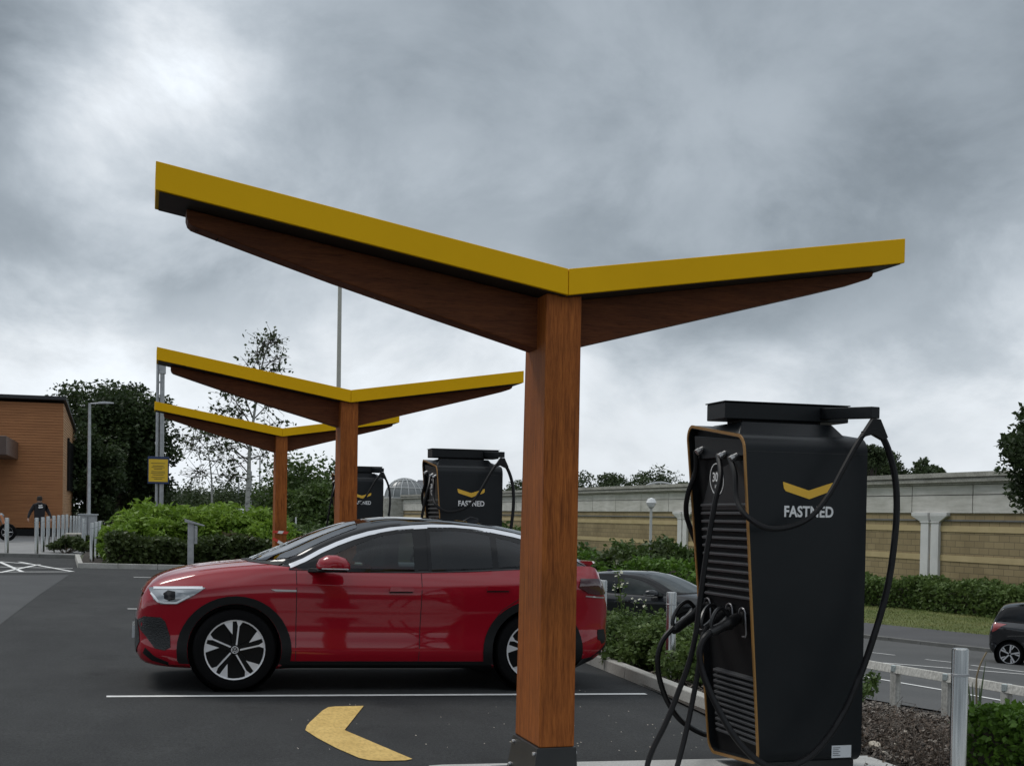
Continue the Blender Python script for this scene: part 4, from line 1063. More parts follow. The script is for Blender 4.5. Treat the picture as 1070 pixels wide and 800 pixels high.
        # roof aerial fin
        mm = MB().hexa([(3.02, -.02, 1.545*zs), (3.22, -.03, 1.53*zs), (3.22, .03, 1.53*zs), (3.02, .02, 1.545*zs), (3.14, -.006, 1.62*zs), (3.22, -.008, 1.60*zs), (3.22, .008, 1.60*zs), (3.14, .006, 1.62*zs)])
        mm.build('aerial_fin', black_gloss, roof, local=True, bevel=.004)
    else:
        patch([(1.25, 1.03), (1.42, 1.20), (1.62, 1.33), (1.9, 1.385), (1.98, 1.385), (1.96, 1.03)], B2, 'side', .004, .08, glass[0], 'front_window', root, .006)
        patch([(2.04, 1.03), (2.06, 1.39), (2.5, 1.385), (2.72, 1.37), (2.82, 1.07)], B2, 'side', .004, .08, glass[1], 'rear_window', root, .006)
        patch([(2.86, 1.08), (2.78, 1.365), (3.0, 1.345), (3.12, 1.12)], B2, 'side', .004, .08, glass[1], 'quarter_window', root, .006)
        patch([(.80, -.45), (.80, .45), (1.0, .62), (1.2, .62), (1.55, .55), (1.55, -.55), (1.2, -.62), (1.0, -.62)], B2, 'top', .004, .08, glass[1], 'windscreen', root, .006, mirror=False)
        patch([(-.5, 1.15), (.5, 1.15), (.46, 1.36), (-.46, 1.36)], B2, 'rear', .004, .08, glass[1], 'rear_screen', root, .006, mirror=False)
        patch([(3.30, 1.00), (3.58, 1.03), (3.66, .98), (3.62, .80), (3.52, .86), (3.42, .95)], B1, 'side', .006, .04, mat('pale_tail_lamp', (.30, .05, .05), rough=.1, coat=1), 'tail_light', body, .01)
        patch([(.05, .80), (.35, .86), (.30, .76), (.08, .70)], B1, 'side', .006, .04, lamp_glass, 'headlight', body, .01)
        gap = mat('shut_line_dark', (.003, .003, .003), rough=.7)
        line([(1.15, .98), (1.15, .3)], .008, B1, 'side', .0012, gap, 'door_shut_line', body, .002)
        line([(2.0, .99), (2.0, .3)], .008, B1, 'side', .0012, gap, 'door_shut_line', body, .002)
        line([(2.9, 1.02), (2.75, .7), (2.65, .4)], .008, B1, 'side', .0012, gap, 'door_shut_line', body, .002)
        for s0, z_ in ((1.78, .86), (2.62, .88)):
            patch([(s0, z_), (s0+.2, z_), (s0+.2, z_+.03), (s0, z_+.03)], B1, 'side', .02, .05, chrome, 'door_handle', body, .02)
        for sd_ in (-1, 1):
            MB().lathe([(0, -.1), (.06, -.08), (.08, 0), (.05, .07), (0, .09)], (1.28, sd_*.90, 1.06), 'y', 12).build('mirror', paint, root, smooth=True, local=True)
    return root

car = make_car(SUV, 'suv', 'bright red coupe style car with a silver roof line, parked side on in the bay', 'car', red_paint)
car.location = (0.0, 12.545, H(0, 12.5)+.004); car.rotation_euler = (-.008, .017, 0)

# dark coupe parked along the road beyond the shrubs
cp_ = make_car(SUV, 'parked_coupe', 'dark grey fastback car half hidden behind the shrubs between the two left bollards', 'car', grey_paint, zs=.90)
cc_ = ZP(674, 596, 28.0); xa_ = Vector((-.66, .75, 0)).normalized()
nose = Vector((cc_[0], cc_[1], 0))-xa_*2.3
cp_.location = (nose.x, nose.y, cc_[2]-1.44); cp_.rotation_euler = (0, 0, math.atan2(xa_.y, xa_.x))
# small black hatchback driving away on the road, right edge
hb_ = make_car(HATCH, 'hatchback', 'black hatchback with silver wheels cut off by the right edge of the photo', 'car', black_paint)
xb_ = Vector((-.2924*.8-.55, .9563*.8-.1, 0)).normalized()
TY = ZP(1055, 683, 30.5)
# rear wheel (wb[1]) near side at TY
an = math.atan2(xb_.y, xb_.x); side = Vector((-xb_.y, xb_.x, 0))
if side.dot(Vector((TY[0], TY[1], 0))) > 0: side = -side
org = Vector((TY[0], TY[1], TY[2]-.305))-xb_*3.22-side*.8
hb_.location = org; hb_.rotation_euler = (0, 0, an)
# pale car whose roof shows over the far shrubs
wc_ = make_car(HATCH, 'distant_car', 'distant pale car, only its roof showing above the bright green shrubs', 'car', silver_paint)
p_ = ZP(186, 532, 62); wc_.location = (p_[0], p_[1], p_[2]-1.40); wc_.rotation_euler = (0, 0, -radians(16)+.1)
print('cars ok')

# ------------------------------------------------------------------ foliage tools
def leaves(name, pts, size, m, parent=None, elong=1.6, var=.5, droop=0, up=.35, kind=None):
    pts = np.asarray(pts, float); n = len(pts)
    d = RNG.normal(size=(n, 3)); d[:, 2] = d[:, 2]*.6-droop; d /= np.linalg.norm(d, axis=1)[:, None]
    nr = RNG.normal(size=(n, 3)); nr[:, 2] += up*2; nr -= d*(nr*d).sum(1)[:, None]; nr /= np.linalg.norm(nr, axis=1)[:, None]+1e-9
    s_ = np.cross(nr, d); L = size*(1+var*(RNG.random(n)-.5)*2); W = L/elong/2
    a = pts; b = pts+d*(L*.45)[:, None]+s_*W[:, None]+nr*(L*.06)[:, None]; c = pts+d*L[:, None]; e = pts+d*(L*.45)[:, None]-s_*W[:, None]+nr*(L*.06)[:, None]
    V = np.stack([a, b, c, e], 1).reshape(-1, 3); Q = np.arange(n*4).reshape(n, 4)
    o = numpy_mesh(name, V, Q, m, parent)
    if kind: tag(o, kind=kind)
    return o
def clump_pts(cent, rad, n, dens=None):
    """points around clump centres"""
    cent = np.asarray(cent, float); k = len(cent); i = RNG.integers(0, k, n)
    v = RNG.normal(size=(n, 3)); v /= np.linalg.norm(v, axis=1)[:, None]; r = RNG.random(n)**.45
    rad = np.asarray(rad, float)
    rr = rad[i] if rad.ndim else np.full(n, rad)
    p = cent[i]+v*(r*rr)[:, None]*np.array([1, 1, .8]); return p
def ell_clumps(c, R, k, fill=.55, wob=.07):
    v = RNG.normal(size=(k, 3)); v /= np.linalg.norm(v, axis=1)[:, None]; r = (fill+(1-fill)*RNG.random(k))*(1+wob*RNG.normal(size=k))
    return np.array(c)+v*r[:, None]*np.array(R)
def tree(name, base, cz, R, nl, lsz, lm, label, group=None, k=70, crad=None, trunk_r=.18, bark=None, cat='tree', limbs=9, lean=(0, 0), fill=.5, trunks=1):
    b = Vector(base); root = empty(name, b, label, cat, group)
    c = (b.x+lean[0], b.y+lean[1], b.z+cz); cl = ell_clumps(c, R, k, fill)
    crad = crad or .30*min(R)
    rad = crad*(.6+.8*RNG.random(k))
    leaves('crown', clump_pts(cl, rad, nl), lsz, lm, root)
    mb = MB(); top = Vector(c)+Vector((0, 0, R[2]*.3))
    for tnum in range(trunks):
        ofs = Vector((.25*tnum-.1*(trunks > 1), .1*tnum, 0))
        mid = b+ofs+(top-b)*.5+Vector((.1, .05, 0))
        mb.tube(spline([b+ofs-Vector((0, 0, .1)), mid, top], 5), [trunk_r*(1-.8*i/10) for i in range(11)], 9)
    for i in range(limbs):
        tgt = Vector(cl[i*(k//limbs)]); s0 = b+(top-b)*(.35+.5*i/limbs)
        mb.tube(spline([s0, s0+(tgt-s0)*.5+Vector((0, 0, .12*R[2])), tgt], 4), [trunk_r*.38*(1-.85*j/8) for j in range(9)], 6)
    mb.build('trunk', bark or bark_d, root, smooth=True)
    return root
def bush(name, c, R, nl, lsz, lm, label, group=None, cat='shrub', k=26, up_=.35, elong=1.7, stems=7, fill=.6, droop=0):
    """c: centre on the ground"""
    g = H(c[0], c[1]); root = empty(name, (c[0], c[1], g), label, cat, group)
    cl = ell_clumps((c[0], c[1], g+R[2]*.52), (R[0]*.85, R[1]*.85, R[2]*.48), k, fill); cl[:, 2] = np.maximum(cl[:, 2], g+.08)
    leaves('foliage', clump_pts(cl, min(R)*.34, nl), lsz, lm, root, elong, up=up_, droop=droop)
    mb = MB()
    for i in range(stems):
        t = Vector(cl[i]); mb.tube([Vector((c[0]+.05*cos(i*2), c[1]+.05*sin(i*2), g-.03)), Vector((c[0], c[1], g))*.4+t*.6-Vector((0, 0, .05)), t], [.02, .014, .006], 5)
    mb.build('stem', bark_d, root)
    return root
def hedge(name, pts, wd, ht, nper, lsz, lm, label, group=None, jit=.08, ground=None, cat='hedge'):
    """clipped or loose hedge along a polyline; a dark twiggy core and a leafy skin"""
    P = [Vector(p) for p in pts]; gf = ground or H
    root = empty(name, (P[0].x, P[0].y, gf(*P[0])), label, cat, group)
    tot = []; core = MB()
    for a, b in zip(P, P[1:]):
        L = (b-a).length; d = (b-a)/L; n_ = Vector((-d.y, d.x)); n = int(nper*L)
        t = RNG.random(n)*L; per = RNG.random(n)*(2*ht+wd)
        depth = np.abs(RNG.normal(size=n))*jit
        lump = 1+.10*np.sin(t*2.1+1)+.06*np.sin(t*5.3)
        for i in range(n):
            q_ = per[i]; hh = ht*lump[i]
            if q_ < ht: s_, z = -wd/2, q_/ht*hh; o_ = depth[i]; s_ += o_-jit*.4
            elif q_ < ht+wd: s_, z = -wd/2+(q_-ht), hh-depth[i]+jit*.5
            else: s_, z = wd/2-depth[i]+jit*.4, (q_-ht-wd)/ht*hh
            x, y = a.x+d.x*t[i]+n_.x*s_, a.y+d.y*t[i]+n_.y*s_
            tot.append((x, y, gf(x, y)+z))
        w2 = wd/2-jit*1.1
        k = max(1, int(L/1.5))
        R_ = []
        for j in range(k+1):
            c = a+d*(L*j/k); g = gf(c.x, c.y); hz = ht*(1+.10*math.sin(L*j/k*2.1+1))-jit*1.3
            R_.append([(c.x+n_.x*s_, c.y+n_.y*s_, g+z) for s_, z in ((-w2, 0), (w2, 0), (w2, hz*.85), (w2*.7, hz), (-w2*.7, hz), (-w2, hz*.85))])
        core.loops(R_)
    leaves('foliage', tot, lsz, lm, root, 1.5, up=.25)
    core.build('twigs', bark_d, root)
    return root

# ------------------------------------------------------------------ bollards
def bollard(x, y, h=1.05, r=.052, label=None, group=None, tilt=(0, 0)):
    g = H(x, y); root = empty('bollard', (x, y, g), label, 'bollard', group, (tilt[0], tilt[1], 0))
    mb = MB().lathe([(r, -.05), (r, h-.008), (r-.006, h), (0, h+.001)], (0, 0, 0), 'z', 24); mb.build('post', steel, root, smooth=True, local=True, angle=50)
    MB().lathe([(r+.002, 0), (r+.002, .012), (r, .014)], (0, 0, h*.86), 'z', 24).build('collar', galv, root, smooth=True, local=True)
    return root
GB = 'steel bollards along the planting bed by the chargers'
p = G(700, 714); bollard(p[0], p[1], .93, label='steel bollard directly left of the nearest charger, in front of the dark parked car', group=GB)
p = G(630, 690); bollard(p[0], p[1]+.05, .93, label='steel bollard right behind the red car rear bumper', group=GB)
p = YP(1001, 790, 5.9); x_, y_ = p[0], p[1]; b_ = bollard(x_, y_, YP(1004, 677, 5.9)[2]-H(x_, y_), .044, label='nearest and largest steel bollard, at the lower right beside the low green hedge', group=GB)
GL = 'steel bollards lining the pavement edge at the left'
LB = [((6.9, 579.3), 'leftmost steel bollard, standing alone in front of the parked motorbike'),
      ((38, 577.7), 'steel bollard at the person on the pavement, front one of the receding row'),
      ((44.5, 575.8), 'second steel bollard from the front of the receding pavement row'),
      ((50, 573), 'third steel bollard from the front of the receding pavement row'),
      ((56, 571), 'fourth steel bollard from the front of the receding pavement row'),
      ((61, 569.5), 'fifth steel bollard from the front of the receding pavement row'),
      ((65.5, 568), 'sixth steel bollard from the front of the receding pavement row'),
      ((69.5, 566.8), 'last steel bollard of the receding pavement row, just left of the timber bench'),
      ((87, 577), 'single steel bollard just right of the timber bench'),
      ((96, 588), 'front left bollard of the three at the corner of the green planting bed'),
      ((100.2, 585), 'middle bollard of the three at the corner of the green planting bed'),
      ((104.5, 583), 'rear right bollard of the three at the corner of the green planting bed')]
for (px, lab) in LB:
    p = G(*px); bollard(p[0], p[1], 1.04, .058, lab, GL)
for i, px in enumerate((73.6, 77, 79.8, 82.4)):
    p = G(px, 563.5+.2*i); bollard(p[0], p[1], .95, .05, 'thin steel post of the four standing behind the timber bench', 'four thin steel posts behind the timber bench')

# post with a tilted flat cap in front of the bright shrubs
p = YP(199, 590, 33.15); g = H(p[0], p[1]); r_ = empty('charging_post', (p[0], p[1], g), 'slim grey post with a tilted flat cap, standing at the kerb before the bright shrubs', 'post')
MB().box(-.075, .075, -.05, .05, 0, 1.16).build('post', galv, r_, bevel=.01, local=True)
MB().hexa([(-.15, -.09, 1.16), (.33, -.09, 1.06), (.33, .09, 1.06), (-.15, .09, 1.16), (-.15, -.09, 1.24), (.33, -.09, 1.09), (.33, .09, 1.09), (-.15, .09, 1.24)]).build('cap', galv, r_, bevel=.006, local=True)
MB().box(.085, .16, -.05, .05, .62, 1.08).build('side_plate', galv, r_, bevel=.006, local=True)

# ------------------------------------------------------------------ lamp columns
def lamp(px, pyb, y, ztop, arm=None, r=.07, label='', group=None, mt=None, name='street_lamp'):
    p = YP(px, pyb, y); x_ = p[0]; g = H(x_, y); mt = mt or galv
    root = empty(name, (x_, y, g), label, 'lamp post', group)
    MB().lathe([(r*1.25, 0), (r*1.25, 1.0), (r, 1.05), (r*.7, ztop-g)], (0, 0, 0), 'z', 14).build('column', mt, root, smooth=True, local=True, angle=50)
    if arm:
        h_ = ztop-g
        MB().tube([(0, 0, h_-.03), (arm*.45, 0, h_+.02)], .035, 8).build('bracket', mt, root, local=True)
        mb = MB(); a0, a1 = arm*.35, arm
        s_ = 1 if arm > 0 else -1
        mb.loops([[(a0, -.06, h_-.02), (a0, .06, h_-.02), (a0, .06, h_+.06), (a0, -.06, h_+.06)], [(a0+(a1-a0)*.4, -.14, h_-.01), (a0+(a1-a0)*.4, .14, h_-.01), (a0+(a1-a0)*.4, .12, h_+.09), (a0+(a1-a0)*.4, -.12, h_+.09)], [(a1, -.10, h_+.01), (a1, .10, h_+.01), (a1, .09, h_+.06), (a1, -.09, h_+.06)]])
        mb.build('lamp_head', mt, root, local=True, bevel=.01)
    return root
def ztop_at(px, py, y): return YP(px, py, y)[2]
lamp(92.5, 545, 58, ztop_at(92.5, 421, 58), .98, .085, 'tall grey street lamp at the left, standing before the big dark tree', mt=galv)
lamp(353.6, 420, 42, ztop_at(354.8, 240, 42), None, .085, 'tall beige lamp column rising behind the middle canopy roof', mt=beige_pole)
GD = 'distant street lamps beyond the planting'
for i, (px, pyt, y, arm) in enumerate(((271, 479, 92, -1.6), (262, 492, 96, None), (249, 498, 100, None), (199.5, 498, 120, .9), (241, 510, 130, None))):
    lamp(px, 540, y, ztop_at(px, pyt, y), arm, .07, ['distant street lamp with an arm pointing left, nearest to the farthest canopy pillar', 'distant lamp column just left of the one with the left pointing arm', 'distant lamp column close beside the white birch trunk', 'distant lamp with a short head, between the yellow sign and the slim birch', 'shortest distant lamp column, left of the white birch trunk'][i], GD)
lamp(309, 556, 40, ztop_at(309, 540, 40), None, .03, 'thin white marker post right of the farthest canopy pillar', mt=mat('white_post', (.7, .7, .7), rough=.5), name='marker_post')

# two tall poles with the yellow parking sign
def sign():
    y = 45.5; g = H(.0, y); x0, x1 = YP(163.3, 545, y)[0], YP(168.2, 545, y)[0]
    root = empty('parking_sign', ((x0+x1)/2, y, H((x0+x1)/2, y)), 'yellow notice board with a blue border fixed to two tall grey poles', 'sign')
    zt0, zt1 = ztop_at(163, 372, y), ztop_at(168, 381, y)
    MB().tube([(x0, y, g), (x0, y, zt0)], .05, 12).build('pole', galv, root, smooth=True)
    p2 = MB().tube([(x1, y, g), (x1, y, zt1)], .075, 12).build('pole', galv, root, smooth=True)
    MB().box(x0-.02, x1, y-.03, y+.03, zt1-.12, zt1-.04).box(x0-.02, x1, y-.03, y+.03, zt1-.62, zt1-.56).box(x1-.11, x1+.11, y-.11, y+.11, zt1-.30, zt1).build('bracket', galv, p2)
    a, b = YP(154.5, 476.5, y-.09), YP(176.5, 505.5, y-.09)
    bd = MB().box(a[0], b[0], y-.11, y-.08, b[2], a[2]).build('board', mat('sign_blue', (.02, .04, .12), rough=.4), root, bevel=.01)
    f = MB().box(a[0]+.03, b[0]-.04, y-.116, y-.1101, b[2]+.07, a[2]-.09).build('board_face', mat('sign_yellow', (.80, .52, .03), rough=.45), bd)
    ink = mat('sign_ink', (.10, .07, .03), rough=.6); mb = MB(); zz_ = a[2]-.22; k = 0
    while zz_ > b[2]+.16:
        w_ = (.52, .40, .48, .30, .5)[k % 5]; c_ = (a[0]+b[0])/2-.01
        mb.box(c_-w_/2*.9, c_+w_/2*.9, y-.1185, y-.1165, zz_-.018, zz_); zz_ -= .055+.03*(k % 3 == 0); k += 1
    mb.build('small_print', ink, f)
sign()

# ------------------------------------------------------------------ pavement things
p = G(41, 566.5)
def person(x, y):
    g = H(x, y); hgt = (YP(41, 518.7, y)[2]-g); k = hgt/1.75
    cloth = mat('black_cloth', (.012, .012, .014), rough=.85); skin = mat('skin', (.42, .25, .18), rough=.6)
    root = empty('person', (x, y, g), 'person seen from behind in a black hooded top with a white print and black trousers', 'person')
    me = bpy.data.meshes.new('body')
    V = [(0, 0, .95), (0, .01, 1.2), (0, .0, 1.42), (0, -.01, 1.52), (0, -.02, 1.63), (0, -.02, 1.70),
         (-.10, 0, .90), (-.115, -.02, .50), (-.12, .06, .09), (-.12, -.10, .035), (.10, 0, .90), (.115, .02, .50), (.12, .10, .09), (.12, -.06, .035),
         (-.19, 0, 1.40), (-.33, .03, 1.16), (-.40, -.08, .98), (-.41, -.10, .90), (.19, 0, 1.40), (.33, .03, 1.16), (.40, -.08, .98), (.41, -.10, .90)]
    E_ = [(0, 1), (1, 2), (2, 3), (3, 4), (4, 5), (0, 6), (6, 7), (7, 8), (8, 9), (0, 10), (10, 11), (11, 12), (12, 13), (2, 14), (14, 15), (15, 16), (16, 17), (2, 18), (18, 19), (19, 20), (20, 21)]
    Rr = [(.19, .13), (.20, .14), (.18, .12), (.062, .065), (.085, .10), (.07, .085), (.105, .11), (.075, .08), (.05, .055), (.05, .05), (.105, .11), (.075, .08), (.05, .055), (.05, .05), (.09, .09), (.068, .07), (.045, .05), (.045, .03), (.09, .09), (.068, .07), (.045, .05), (.045, .03)]
    me.from_pydata([(a*k, b*k, c*k) for a, b, c in V], E_, []); me.materials.append(cloth)
    o = bpy.data.objects.new('body', me); link(o, root)
    sk = o.modifiers.new('s', 'SKIN'); o.modifiers.new('ss', 'SUBSURF').levels = 2; o.modifiers['ss'].render_levels = 2
    for i, r_ in enumerate(Rr): me.skin_vertices[0].data[i].radius = (r_[0]*k, r_[1]*k)
    me.skin_vertices[0].data[0].use_root = True
    MB().lathe([(0, -.115), (.07, -.10), (.085, -.03), (.09, .04), (.075, .09), (0, .115)], (0, -.02*k, 1.64*k), 'z', 16).build('head', skin, root, smooth=True, local=True)
    MB().lathe([(.094, -.045), (.10, .03), (.082, .10), (0, .125)], (0, -.028*k, 1.645*k), 'z', 16).build('hair', mat('dark_hair', (.02, .014, .01), rough=.8), root, smooth=True, local=True)
    MB().lathe([(0, -.05), (.10, -.04), (.13, 0), (.10, .05), (0, .07)], (0, -.06*k, 1.47*k), 'z', 16).build('hood', cloth, root, smooth=True, local=True)
    pr = MB(); pr.prism([(-.04, 1.235), (.10, 1.26), (.11, 1.30), (.0, 1.285), (-.05, 1.30)], 'y', -.168, -.160).prism([(-.02, 1.31), (.10, 1.33), (.07, 1.37), (-.05, 1.35)], 'y', -.158, -.150)
    pr.build('back_print', logo_white, root, local=True)
    for s_ in (-1, 1):
        h_ = MB(); c_ = Vector((s_*.41*k, -.10*k, .89*k))
        h_.tube([c_+Vector((0, 0, .03)), c_, c_-Vector((0, .0, .06))], [.03, .04, .03], 8)
        for f_ in range(4): h_.tube([c_+Vector((0, -.03+.02*f_, -.05)), c_+Vector((-s_*.01, -.035+.02*f_, -.085)), c_+Vector((-s_*.03, -.04+.02*f_, -.105+.005*abs(f_-1.5)))], .009, 5)
        h_.tube([c_+Vector((0, -.035, -.005)), c_+Vector((-s_*.01, -.06, -.04)), c_+Vector((-s_*.015, -.062, -.062))], .009, 5)
        h_.build('hand', skin, root, smooth=True, local=True)
    for s_, fy in ((-1, -.10), (1, -.02)):
        MB().hexa([(s_*.12*k-.05, fy-.13, 0), (s_*.12*k+.05, fy-.13, 0), (s_*.12*k+.045, fy+.15, 0), (s_*.12*k-.045, fy+.15, 0), (s_*.12*k-.045, fy-.10, .06), (s_*.12*k+.045, fy-.10, .06), (s_*.12*k+.04, fy+.12, .10), (s_*.12*k-.04, fy+.12, .10)]).build('shoe', cloth, root, local=True, bevel=.015)
    root.rotation_euler = (0, 0, radians(8))
person(p[0], p[1])

def motorbike():
    p = G(6, 565); x, y = p[0], p[1]; g = H(x, y)
    root = empty('motorbike', (x, y, g), 'dark motorbike parked on the pavement, cut off by the left edge of the photo', 'motorbike')
    blk = mat('bike_black', (.015, .015, .016), rough=.3, coat=.5)
    for dx in (-1.35, .05):
        t_ = MB().lathe([(.20, -.05), (.30, -.06), (.325, 0), (.30, .06), (.20, .05)], (dx, 0, .325), 'y', 28).build('wheel', tyre_m, root, smooth=True, local=True)
        mb = MB().lathe([(.21, -.02), (.21, .02), (.19, .02), (.19, -.02)], (dx, 0, .325), 'y', 24).lathe([(.05, -.06), (.05, .06), (0, .06)], (dx, 0, .325), 'y', 12)
        for k in range(5): mb.tube([(dx, 0, .325), (dx+.2*cos(k*1.257), 0, .325+.2*sin(k*1.257))], .012, 5)
        mb.build('rim', rim_silver, t_, smooth=True, local=True)
    MB().tube(spline([(.05, 0, .325), (-.15, 0, .75), (-.28, 0, 1.02)], 4), .035, 8).build('front_fork', galv, root, smooth=True, local=True)
    MB().prism([(-1.0, .35), (-.55, .25), (-.30, .45), (-.30, .72), (-.70, .70), (-1.05, .62)], 'y', -.13, .13).build('engine', blk, root, bevel=.03, local=True)
    MB().loops([[(-.25, -.05, .85), (-.25, .05, .85), (-.25, .05, .93), (-.25, -.05, .93)], [(-.45, -.15, .72), (-.45, .15, .72), (-.45, .11, 1.02), (-.45, -.11, 1.02)], [(-.80, -.10, .72), (-.80, .10, .72), (-.80, .08, .86), (-.80, -.08, .86)]]).build('fuel_tank', blk, root, bevel=.02, local=True)
    MB().loops([[(-.78, -.12, .76), (-.78, .12, .76), (-.78, .10, .86), (-.78, -.10, .86)], [(-1.45, -.10, .86), (-1.45, .10, .86), (-1.45, .08, .95), (-1.45, -.08, .95)]]).build('seat', black_trim, root, bevel=.03, local=True)
    MB().tube([(-.30, -.36, 1.0), (-.26, -.2, 1.05), (-.26, .2, 1.05), (-.30, .36, 1.0)], .015, 7).build('handlebar', blk, root, local=True)
    MB().lathe([(.02, .10), (.09, .04), (.10, -.03), (0, -.04)], (-.16, 0, .92), 'x', 16).build('headlight', lamp_glass, root, smooth=True, local=True)
    MB().hexa([(-.02, -.16, .62), (-.10, -.17, .62), (-.2, -.18, .95), (-.12, -.17, .95), (-.02, .16, .62), (-.10, .17, .62), (-.2, .18, .95), (-.12, .17, .95)]).build('fairing', mat('bike_orange', (.55, .22, .10), rough=.35), root, bevel=.02, local=True)
motorbike()

def bench():
    p = G(78, 573); x, y = p[0], p[1]; g = H(x, y); root = empty('bench', (x, y, g), 'low chunky timber bench among the bollards at the left', 'bench')
    wd = mat('bench_wood', noise=[(6, (.10, .05, .03), (.18, .09, .05), .3, .7, (.6, 5, 5))], rough=.7)
    MB().box(-.28, .28, -.9, .9, .42, .50).build('seat', mat('bench_top', (.33, .31, .27), rough=.7), root, bevel=.01, local=True)
    for dx in (-.22, .22): MB().box(dx-.05, dx+.05, -.85, -.7, 0, .419).box(dx-.05, dx+.05, .7, .85, 0, .419).build('leg', wd, root, bevel=.008, local=True)
bench()
def cabinet():
    p = YP(92, 556, 56); g = H(p[0], 56); a, b = YP(82.5, 536.5, 56), YP(101, 548, 56)
    root = empty('metal_cabinet', ((a[0]+b[0])/2, 56.3, g), 'grey metal cabinet with a flat lid at the foot of the left street lamp', 'cabinet')
    MB().box(a[0], b[0], 56, 56.6, g, a[2]-.06).build('body', galv, root, bevel=.01)
    MB().box(a[0]-.05, b[0]+.05, 55.9, 56.7, a[2]-.059, a[2]).build('lid', mat('pale_lid', (.40, .42, .43), rough=.4), root, bevel=.01)
    MB().box((a[0]+b[0])/2-.01, (a[0]+b[0])/2+.01, 55.985, 55.999, g+.1, a[2]-.12).build('door_gap', black_trim, root)
cabinet()

# ------------------------------------------------------------------ left building
def building():
    yw = 58.0
    xR = YP(65.8, 540, yw)[0]; xL = xR-22; g = min(H(xR, yw), H(xL, yw))
    yb = None
    for yy in np.arange(yw+1, 90, .1):
        if YP(77.2, 540, yy)[0] <= xR: yb = yy; break
    yb = yb or yw+8
    zt = YP(65.8, 421.5, yw)[2]; zbk = YP(77.2, 452, yb)[2]
    root = empty('building', (xR-5, yw+3, g), 'orange timber clad building with a dark sloping roof at the far left', 'building')
    # walls with horizontal boards
    mb = MB(); nb = 46; 
    for k in range(nb):
        z0, z1 = g+.35+(zt-g-.35)*k/nb, g+.35+(zt-g-.35)*(k+1)/nb
        mb.hexa([(xL, yw, z0+.012), (xR-.02, yw, z0+.012), (xR-.02, yw+.1, z0+.012), (xL, yw+.1, z0+.012), (xL, yw+.012, z1), (xR-.02, yw+.012, z1), (xR-.02, yw+.1, z1), (xL, yw+.1, z1)])
    mb.box(xL, xR-.03, yw+.03, yw+.11, g+.3, zt-.01)
    mb.build('front_wall', clad, root)
    mb = MB(); 
    for k in range(nb):
        z0, z1 = g+.35+(zt-g-.35)*k/nb, g+.35+(zt-g-.35)*(k+1)/nb
        # boards stop under the sloping roof
        def ymax(z): return yb if z < zbk-.05 else yw+(yb-yw)*max(0.02, (zt-z)/(zt-zbk+1e-6))
        mb.hexa([(xR-.02, yw, z0+.012), (xR, yw, z0+.012), (xR, ymax(z0), z0+.012), (xR-.02, ymax(z0), z0+.012), (xR-.03, yw, z1), (xR-.012, yw, z1), (xR-.012, ymax(z1), z1), (xR-.03, ymax(z1), z1)])
    mb.hexa([(xR-.1, yw+.1, g+.3), (xR-.025, yw+.1, g+.3), (xR-.025, yb, g+.3), (xR-.1, yb, g+.3), (xR-.1, yw+.1, zt-.05), (xR-.025, yw+.1, zt-.05), (xR-.025, yb, zbk-.05), (xR-.1, yb, zbk-.05)])
    mb.build('side_wall', clad_side, root)
    MB().box(xL, xR-.05, yb-.1, yb-.0, g, zbk-.05).build('rear_wall', clad_side, root)
    MB().box(xL, xR-.03, yw+.03, yb-.02, g-.05, g+.349).build('plinth', black_trim, root)
    ov = .25
    # roof slab
    t = .15
    za, zb_ = YP(65.8, 414, yw-ov)[2], zbk+.16
    mb = MB().hexa([(xL-.3, yw-ov, za-t), (xR+.10, yw-ov, za-t), (xR+.10, yb+.2, zb_-t), (xL-.3, yb+.2, zb_-t), (xL-.3, yw-ov, za), (xR+.10, yw-ov, za), (xR+.10, yb+.2, zb_), (xL-.3, yb+.2, zb_)])
    mb.build('roof', roof_dark, root)
    # louvred opening on the side wall
    def ys(px):
        for yy in np.arange(yw, yb+1, .02):
            if YP(px, 480, yy)[0] <= xR: return yy
        return yb-.3
    y0, y1 = ys(70.3), ys(76.0)
    zl, zh = XP(73, 512, xR)[2], XP(73, 461, xR)[2]
    mb = MB(); n = 24
    for k in range(n):
        z = zl+(zh-zl)*k/n; mb.hexa([(xR+.012, y0, z), (xR+.09, y0, z-.04), (xR+.09, y1, z-.04), (xR+.012, y1, z), (xR+.012, y0, z+.03), (xR+.09, y0, z-.01), (xR+.09, y1, z-.01), (xR+.012, y1, z+.03)])
    lw = MB().box(xR+.001, xR+.011, y0, y1, zl, zh).box(xR+.001, xR+.10, y0-.06, y0-.001, zl-.05, zh+.05).box(xR+.001, xR+.10, y1+.001, y1+.06, zl-.05, zh+.05).build('louvred_window', black_trim, root); mb.build('louvre', black_trim, lw)
    # entrance canopy
    xe = YP(19, 470, yw)[0]; z1_, z0_ = YP(19, 462, yw)[2], YP(19, 480, yw)[2]
    MB().box(xe-7, xe, yw-5, yw-.01, z0_, z1_).build('entrance_canopy', brown_metal, root, bevel=.02)
    MB().box(xR+.03, xR+.10, yb-.4, yb-.3, g, zbk-.1).build('downpipe', galv, root)
    # pale panel / glazing under the canopy
    return xR, yw, yb
building()

